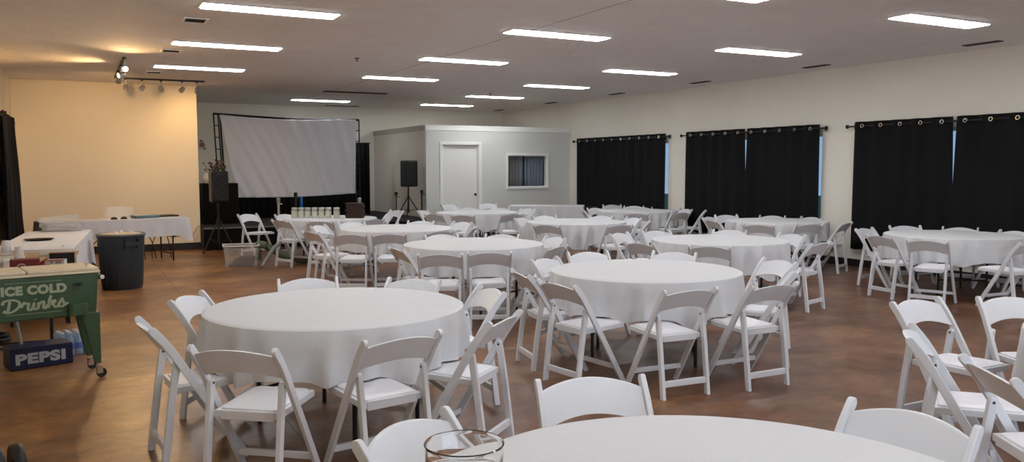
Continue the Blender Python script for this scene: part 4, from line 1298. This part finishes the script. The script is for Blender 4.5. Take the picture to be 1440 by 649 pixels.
for q_ in ((-.012, W_ + .012, -.012, .006), (-.012, W_ + .012, D_ - .006, D_ + .012), (-.012, .006, .006, D_ - .006), (W_ - .006, W_ + .012, .006, D_ - .006)): box(bm, *q_, H_ - .022, H_)
obj('bin_lip', bm, 'white_ceramic', sb, bevel=.004)
bm = bmesh.new(); prism(bm, [(.06, .012), (.20, .11), (.27, .16), (.36, .15), (.44, .17), (.50, .13), (.48, .012)], 'Y', .05, .34); obj('packed_cloth', bm, 'brown', sb, bevel=.01)
bm = bmesh.new(); box(bm, .10, .34, .08, .30, .30, .345); obj('folded_sheet', bm, 'black', sb, bevel=.01)
gb = thing('olive_bag', 'olive green long canvas bag sagging behind the storage bin', 'bag', (2.72, 14.38, 0), -.32)
bm = bmesh.new()
pts = catmull([(-.05, .05, .33), (.08, .05, .32), (.25, .04, .22), (.45, .02, .12), (.66, .0, .075), (.80, .0, .075)], 4)
path_tube(bm, pts, .065, 14)
obj('bag_body', bm, 'olive', gb, smooth=True)
bm = bmesh.new()
for q_ in ((.12, .30), (.50, .105)): torus(bm, .068, .008, (q_[0], .04, q_[1]), 'X', 18, 6)
obj('strap', bm, 'black', gb, smooth=True)
bm = bmesh.new()
path_tube(bm, catmull([(-.02, .02, .0651), (-.02, .03, .20), (.0, .04, .26)], 4), .05, 10)
obj('bag_base', bm, 'olive', gb, smooth=True)
bm = bmesh.new(); pts = catmull([(2.635, 13.78, .03), (2.74, 13.84, .16), (2.86, 13.90, .31), (2.99, 13.96, .40)], 5)
path_tube(bm, pts, .030, 10)
for v in bm.verts: pass
tag(obj('grey_strut', bm, 'greyboard', smooth=True), 'grey curved strut leaning between the storage bin and a chair', 'strut')

# ================================================================== STAGE
ZS = .45
st = struct('trim_4', boxbm(XY1 + .01, XS - .01, 17.32, YB - .01, 0, ZS), 'black_cloth', bevel=.005)
st.name = 'stage'
tag(st, None, None, None, 'structure')
struct('trim_5', boxbm(XY1 + .01, 3.6, 17.300, 17.318, ZS - .03, ZS + .004), 'bin_lid')
# screen with its truss frame
YSC = 20.0
sc = thing('projection_screen', 'large wrinkled grey-white projection screen on a black truss frame', 'projection screen', (4.55, YSC, ZS))
def ladder(bm, p0, p1, w_=.10, n=9):
    p0, p1 = Vector(p0), Vector(p1)
    for dx in (-w_ / 2, w_ / 2): tube(bm, p0 + Vector((dx, 0, 0)), p1 + Vector((dx, 0, 0)), .016, n=8)
    for i in range(n + 1):
        c_ = p0.lerp(p1, i / n); tube(bm, c_ - Vector((w_ / 2, 0, 0)), c_ + Vector((w_ / 2, 0, 0)), .011, n=6)
xl0, xl1, xr0, xr1 = -1.56, -1.66, 1.66, 1.66
bm = bmesh.new(); ladder(bm, (xl0, .03, 0), (xl1, .03, 2.42)); tube(bm, (xl0 + .10, .07, 0), (xl1 + .10, .07, 2.40), .022)
for dy in (-.3, .3): tube(bm, (xl0, .03, .03), (xl0, .03 + dy, .016), .016)
obj('truss_post', bm, 'black', sc)
bm = bmesh.new(); ladder(bm, (xr0, .03, 0), (xr1, .03, 2.36))
for dy in (-.3, .3): tube(bm, (xr0, .03, .03), (xr0, .03 + dy, .016), .016)
obj('truss_post', bm, 'black', sc)
bm = bmesh.new(); path_tube(bm, catmull([(xl1 - .05, .03, 2.42), (-.8, .03, 2.375), (.1, .03, 2.345), (1.0, .03, 2.35), (xr1 + .05, .03, 2.36)], 5), .024); obj('top_bar', bm, 'black', sc, smooth=True)
bm = bmesh.new(); NXs, NZs = 150, 60; g = []
for j in range(NZs + 1):
    v = j / NZs; row = []
    for i in range(NXs + 1):
        u = i / NXs
        top = Vector((-1.58 + 3.20 * u, 0, 2.40 - .055 * math.sin(PI * min(1, u * 1.15)) - .04 * u))
        bx = -1.23 + 2.82 * u
        bot = Vector((bx, 0, .50 - .035 * math.sin(PI * u) + .055 * u))
        p = bot.lerp(top, v)
        # wrinkles fan from the lower left towards the top
        s = u + .16 * v * (1 - u) - .10 * (1 - v)
        fold = .55 * math.sin(s * 46 + 2.2 * math.sin(s * 9)) + .3 * math.sin(s * 83 + 1.0)
        k = (.35 + .65 * (1 - v)) * (.35 + .65 * (math.exp(-((s - .22) / .25) ** 2) + .7 * math.exp(-((s - .9) / .13) ** 2)))
        row.append(bm.verts.new((p.x, fold * .050 * k, p.z)))
    g.append(row)
for j in range(NZs):
    for i in range(NXs): bm.faces.new((g[j][i], g[j][i + 1], g[j + 1][i + 1], g[j + 1][i]))
thick(obj('screen_fabric', bm, 'screen', sc, smooth=True), .003)
bm = bmesh.new(); pleat(bm, -1.72, 1.74, 0.002, .62, .02, .16, 0, .12); thick(obj('skirt', bm, 'black_cloth', sc, smooth=True), .004)
# black drapes behind and right of the screen
t = thing('black_drape', 'black drape hanging to the right of the projection screen', 'drape', (6.20, 20.35, ZS))
bm = bmesh.new(); pleat(bm, 0, .42, 0.002, 1.80, .03, .14); thick(obj('drape_cloth', bm, 'black_cloth', t, smooth=True), .005)
bm = bmesh.new(); tube(bm, (.18, .06, 0), (.18, .06, 1.82), .02); tube(bm, (-.02, .0, 1.80), (.44, .0, 1.80), .016); box(bm, .0, .36, -.1, .22, 0, .012); obj('drape_stand', bm, 'black', t)
t = thing('black_drape', 'black drape closing the gap below the projection screen at left', 'drape', (2.75, 20.5, ZS))
bm = bmesh.new(); pleat(bm, 0, 3.4, 0.002, .60, .03, .18); thick(obj('drape_cloth', bm, 'black_cloth', t, smooth=True), .005)
bm = bmesh.new(); tube(bm, (0, .06, 0), (0, .06, .60), .02); tube(bm, (3.4, .06, 0), (3.4, .06, .60), .02); tube(bm, (0, .03, .59), (3.4, .03, .59), .014)
for x in (0, 3.4): box(bm, x - .12, x + .12, -.1, .22, 0, .012)
obj('drape_stand', bm, 'black', t)
# tall draped table with flowers
t = thing('draped_pedestal', 'black-draped tall table at left of the screen, flowers on top', 'table', (2.30, 18.30, ZS))
bm = bmesh.new()
n = 60; rr = []
for z, gx in ((.86, 0), (.85, .006), (.55, .03), (.25, .05), (0.004, .07)):
    ring = []
    for i in range(n):
        a_ = 2 * PI * i / n; c_, s_ = math.cos(a_), math.sin(a_)
        k = 1 / max(abs(c_) / .36, abs(s_) / .26)
        f_ = gx * .35 * math.sin(a_ * 14) + gx * .4
        ring.append(bm.verts.new((.40 + c_ * (k + f_), .30 + s_ * (k + f_), z)))
    rr.append(ring)
for A, B in zip(rr, rr[1:]):
    for i in range(n): bm.faces.new((A[i], B[i], B[(i + 1) % n], A[(i + 1) % n]))
bm.faces.new(rr[0]); bmesh.ops.recalc_face_normals(bm, faces=bm.faces)
obj('drape', bm, 'black_cloth', t, smooth=True)
bm = bmesh.new(); box(bm, .06, .74, .06, .54, .82, .845)
for x in (.1, .7):
    for y in (.1, .5): tube(bm, (x, y, 0), (x, y, .82), .016)
obj('table_frame', bm, 'dark_metal', t)
def vase(loc, label, flowers):
    t = thing('flower_vase', label, 'vase', loc)
    bm = bmesh.new(); lathe(bm, [(0, 0), (.05, 0), (.085, .06), (.09, .12), (.05, .19), (.045, .22), (.055, .24), (.048, .238), (.04, .22), (0, .20)], 20); obj('vase_body', bm, 'white_ceramic', t, smooth=True)
    if not flowers: return t
    rnd = random.Random(5)
    for i in range(flowers):
        a_ = rnd.uniform(0, 2 * PI); r_ = rnd.uniform(.02, .19); h_ = .34 + rnd.uniform(-.04, .16) - r_ * .3
        x, y = r_ * math.cos(a_) * 1.2, r_ * math.sin(a_)
        bm = bmesh.new(); path_tube(bm, catmull([(x * .1, y * .1, .21), (x * .6, y * .6, .30), (x, y, h_)], 4), .004, 6); s_ = obj('stem', bm, 'leaf', t, smooth=True)
        bm = bmesh.new()
        for k in range(9):
            b_ = 2 * PI * k / 9; tl = .028
            v0 = bm.verts.new((x, y, h_)); v1 = bm.verts.new((x + tl * math.cos(b_ - .3), y + tl * math.sin(b_ - .3), h_ + .014)); v2 = bm.verts.new((x + tl * 1.4 * math.cos(b_), y + tl * 1.4 * math.sin(b_), h_ + .010)); v3 = bm.verts.new((x + tl * math.cos(b_ + .3), y + tl * math.sin(b_ + .3), h_ + .014))
            bm.faces.new((v0, v1, v2, v3))
        bmesh.ops.create_icosphere(bm, subdivisions=1, radius=.022, matrix=Matrix.Translation((x, y, h_ + .01)))
        obj('blossom', bm, 'petal' if i % 3 else 'leaf', s_, smooth=True)
    return t
vase((2.64, 18.62, ZS + .862), 'white vase with a dusty pink bouquet on the black-draped table', 44)
vase((2.44, 18.50, ZS + .862), 'plain white vase at the left end of the black-draped table', 0)
# wall decoration
bm = bmesh.new()
rnd = random.Random(9)
for i in range(7):
    bmesh.ops.create_icosphere(bm, subdivisions=1, radius=.035, matrix=Matrix.Translation((2.86 + rnd.uniform(-.05, .05), YB - .04, 2.22 + rnd.uniform(-.12, .12))))
tag(obj('wall_flower', bm, 'petal', smooth=True), 'small dusty pink flower decoration on the back wall', 'decoration')

def loudspeaker(label, loc, rz, w_, d_, h_, cones):
    t = thing('loudspeaker', label, 'speaker', loc, rz)
    bm = bmesh.new(); prism(bm, [(-w_ / 2, -d_ / 2), (w_ / 2, -d_ / 2), (w_ / 2 * .72, d_ / 2), (-w_ / 2 * .72, d_ / 2)], 'Z', 0, h_)
    obj('cabinet', bm, 'black', t, bevel=.03)
    obj('grille', boxbm(-w_ / 2 + .035, w_ / 2 - .035, -d_ / 2 - .008, -d_ / 2 + .004, .035, h_ - .035), 'soft_black', t, bevel=.012)
    for z in cones:
        bm = bmesh.new(); torus(bm, .105, .012, (0, -d_ / 2 - .010, z), 'Y', 28, 8); torus(bm, .045, .010, (0, -d_ / 2 - .008, z), 'Y', 20, 8)
        obj('cone_ring', bm, 'dark_metal', t, smooth=True)
    return t
def tripod(label, loc, hgt, spread, rz=0.0):
    t = thing('speaker_stand', label, 'speaker stand', loc, rz)
    bm = bmesh.new(); tube(bm, (0, 0, .12), (0, 0, hgt), .019); obj('pole', bm, 'black', t, smooth=True)
    hub = min(.62, hgt * .6)
    bm = bmesh.new(); tube(bm, (0, 0, hub), (0, 0, hub + .07), .032); obj('collar', bm, 'black', t, smooth=True)
    for k in range(3):
        a_ = 2 * PI * k / 3; c_, s_ = math.cos(a_), math.sin(a_)
        bm = bmesh.new(); tube(bm, (.03 * c_, .03 * s_, hub + .02), (spread * c_, spread * s_, .014), .013)
        tube(bm, (.02 * c_, .02 * s_, .16), (spread * .55 * c_, spread * .55 * s_, hub * .47), .008)
        lg = obj('leg', bm, 'black', t, smooth=True)
        bm = bmesh.new(); lathe(bm, [(0, 0), (.018, 0), (.020, .012), (.014, .03), (0, .034)], 10, (spread * c_, spread * s_, 0)); obj('rubber_foot', bm, 'dark_metal', lg, smooth=True)
    return t
tripod('black tripod stand under the speaker at left of the screen', (2.43, 16.85, 0), .97, .34, math.radians(205))
loudspeaker('black two-cone loudspeaker on a stand, left of the screen', (2.43, 16.85, .972), .20, .34, .30, .60, (.16, .43))
tripod('black tripod stand by the small room corner', (6.98, 18.55, ZS), .73, .36, math.radians(195))
loudspeaker('black loudspeaker on a stand by the small room corner', (6.98, 18.55, ZS + .732), .30, .34, .32, .62, ())
# chrome posts and microphone stands in front of / on the stage
def stanchion(label, loc, h_, m_='steel', r_=.028):
    t = thing('microphone_stand', label, 'stand', loc, 0, 'short stands around the stage')
    bm = bmesh.new(); lathe(bm, [(0, 0), (.13, 0), (.13, .012), (.03, .03), (0, .03)], 20); obj('base', bm, 'dark_metal', t, smooth=True)
    bm = bmesh.new(); tube(bm, (0, 0, .02), (0, 0, h_ - .06), r_); obj('pole', bm, m_, t, smooth=True)
    bm = bmesh.new(); lathe(bm, [(0, 0), (.04, 0), (.045, .02), (.03, .03), (.045, .05), (.03, .075), (0, .08)], 14, (0, 0, h_ - .07)); tube(bm, (.0, 0, h_ - .09), (.075, 0, h_ - .12), .010)
    obj('head', bm, m_, t, smooth=True)
    return t
stanchion('short steel stand with round head, left behind the glass jars', (3.60, 16.95, 0), 1.02)
stanchion('short dark stand just left of the blue post, behind the jars', (4.10, 17.6, ZS), .66, 'dark_metal', .03)
stanchion('short steel stand right of the stack of brown binders', (5.28, 16.95, 0), 1.00)
stanchion('thin dark stand against the shaded side wall', (6.55, 18.2, ZS), .62, 'dark_metal', .014)
stanchion('thin dark stand right beside the tripod of the right speaker', (7.12, 18.05, ZS), .66, 'dark_metal', .022)
t = thing('blue_post', 'bright blue upright tube behind the glass jars', 'post', (4.24, 17.7, ZS))
bm = bmesh.new(); tube(bm, (0, 0, .01), (0, 0, .56), .030, n=14); obj('tube', bm, 'blue', t, smooth=True)
bm = bmesh.new(); lathe(bm, [(0, 0), (.09, 0), (.09, .01), (0, .012)], 16); obj('base', bm, 'black', t)

# ================================================================== ON THE JAR TABLE
tx, ty = TABLES['11']
ax = Vector((math.cos(yaw), -math.sin(yaw), 0)); ay = Vector((math.sin(yaw), math.cos(yaw), 0))
def jar(loc, label):
    t = thing('glass_jar', label, 'jar', loc, 0, 'glass jars in a row on the round table')
    bm = bmesh.new(); lathe(bm, [(0, 0), (.052, 0), (.056, .008), (.056, .125), (.048, .145), (.048, .15), (.045, .15), (.045, .143), (.052, .123), (.052, .010), (0, .008)], 20); obj('jar_glass', bm, 'jar', t, smooth=True)
    bm = bmesh.new(); lathe(bm, [(0, .010), (.050, .010), (.050, .110), (0, .112)], 16); obj('filling', bm, 'candle', t, smooth=True)
    bm = bmesh.new(); lathe(bm, [(0, .151), (.050, .151), (.052, .155), (.052, .178), (.048, .182), (0, .182)], 18); obj('lid', bm, 'silver_lid', t, smooth=True)
    return t
j0 = None
jx = [(-.60, 'leftmost'), (-.485, 'second from left'), (-.37, 'third from left'), (-.25, 'fourth from left'), (-.13, 'fifth from left'), (-.01, 'sixth from left'), (.135, 'rightmost')]
for u, nm in jx:
    p = Vector((tx, ty, .7625)) + ax * u + ay * (-.10 - .02 * u)
    lb = nm + ' glass jar with dull lid in the row before the stage'
    if j0 is None: j0 = jar(p, lb)
    else: dup(j0, p, 0, lb, 'glass jars in a row on the round table')
rnd = random.Random(3)
pb = Vector((tx, ty, .763)) + ax * .46 + ay * -.12
for i in range(9):
    w_, d_, h_ = .15 + rnd.uniform(-.012, .01), .115, .028
    o = thing('brown_binder', ['lowest', 'second lowest', 'third lowest', 'fourth lowest', 'fifth', 'fourth from top', 'third from top', 'second from top', 'topmost'][i] + ' dark brown binder in the stack on the jar table', 'binder', pb + Vector((rnd.uniform(-.015, .015), 0, i * .0292)), -.48 + rnd.uniform(-.12, .12), 'dark brown binders stacked on the jar table')
    bm = bmesh.new(); box(bm, -w_, w_, -d_, d_, 0, .004); box(bm, -w_, w_, -d_, d_, h_ - .004, h_); box(bm, -w_, -w_ + .006, -d_, d_, .004, h_ - .004)
    obj('cover', bm, 'brown', o, bevel=.001)
    obj('pages', boxbm(-w_ + .007, w_ - .008, -d_ + .006, d_ - .006, .0045, h_ - .0045), mat('brown_pages', (.045, .025, .018), .8) if i == 0 else bpy.data.materials['brown_pages'], o)

# ================================================================== GLASS VASE IN THE FOREGROUND
gv = thing('glass_vase', 'clear ribbed glass vase on the foreground table, cut by the bottom edge', 'vase', (.80, 1.77, .7625))
bm = bmesh.new()
out = [(0, 0), (.090, 0), (.094, .004), (.094, .2), (.0965, .205), (.0945, .208)]
inn = [(.092, .205), (.0895, .198)]
z = .150
while z > .035:
    inn += [(.0895, z), (.0865, z - .004), (.0895, z - .008)]; z -= .017
inn += [(.088, .022), (.060, .018), (.045, .028), (.030, .040), (.012, .045), (0, .046)]
lathe(bm, out + inn, 64)
bmesh.ops.recalc_face_normals(bm, faces=bm.faces)
obj('vase_glass', bm, 'glass', gv, smooth=True)
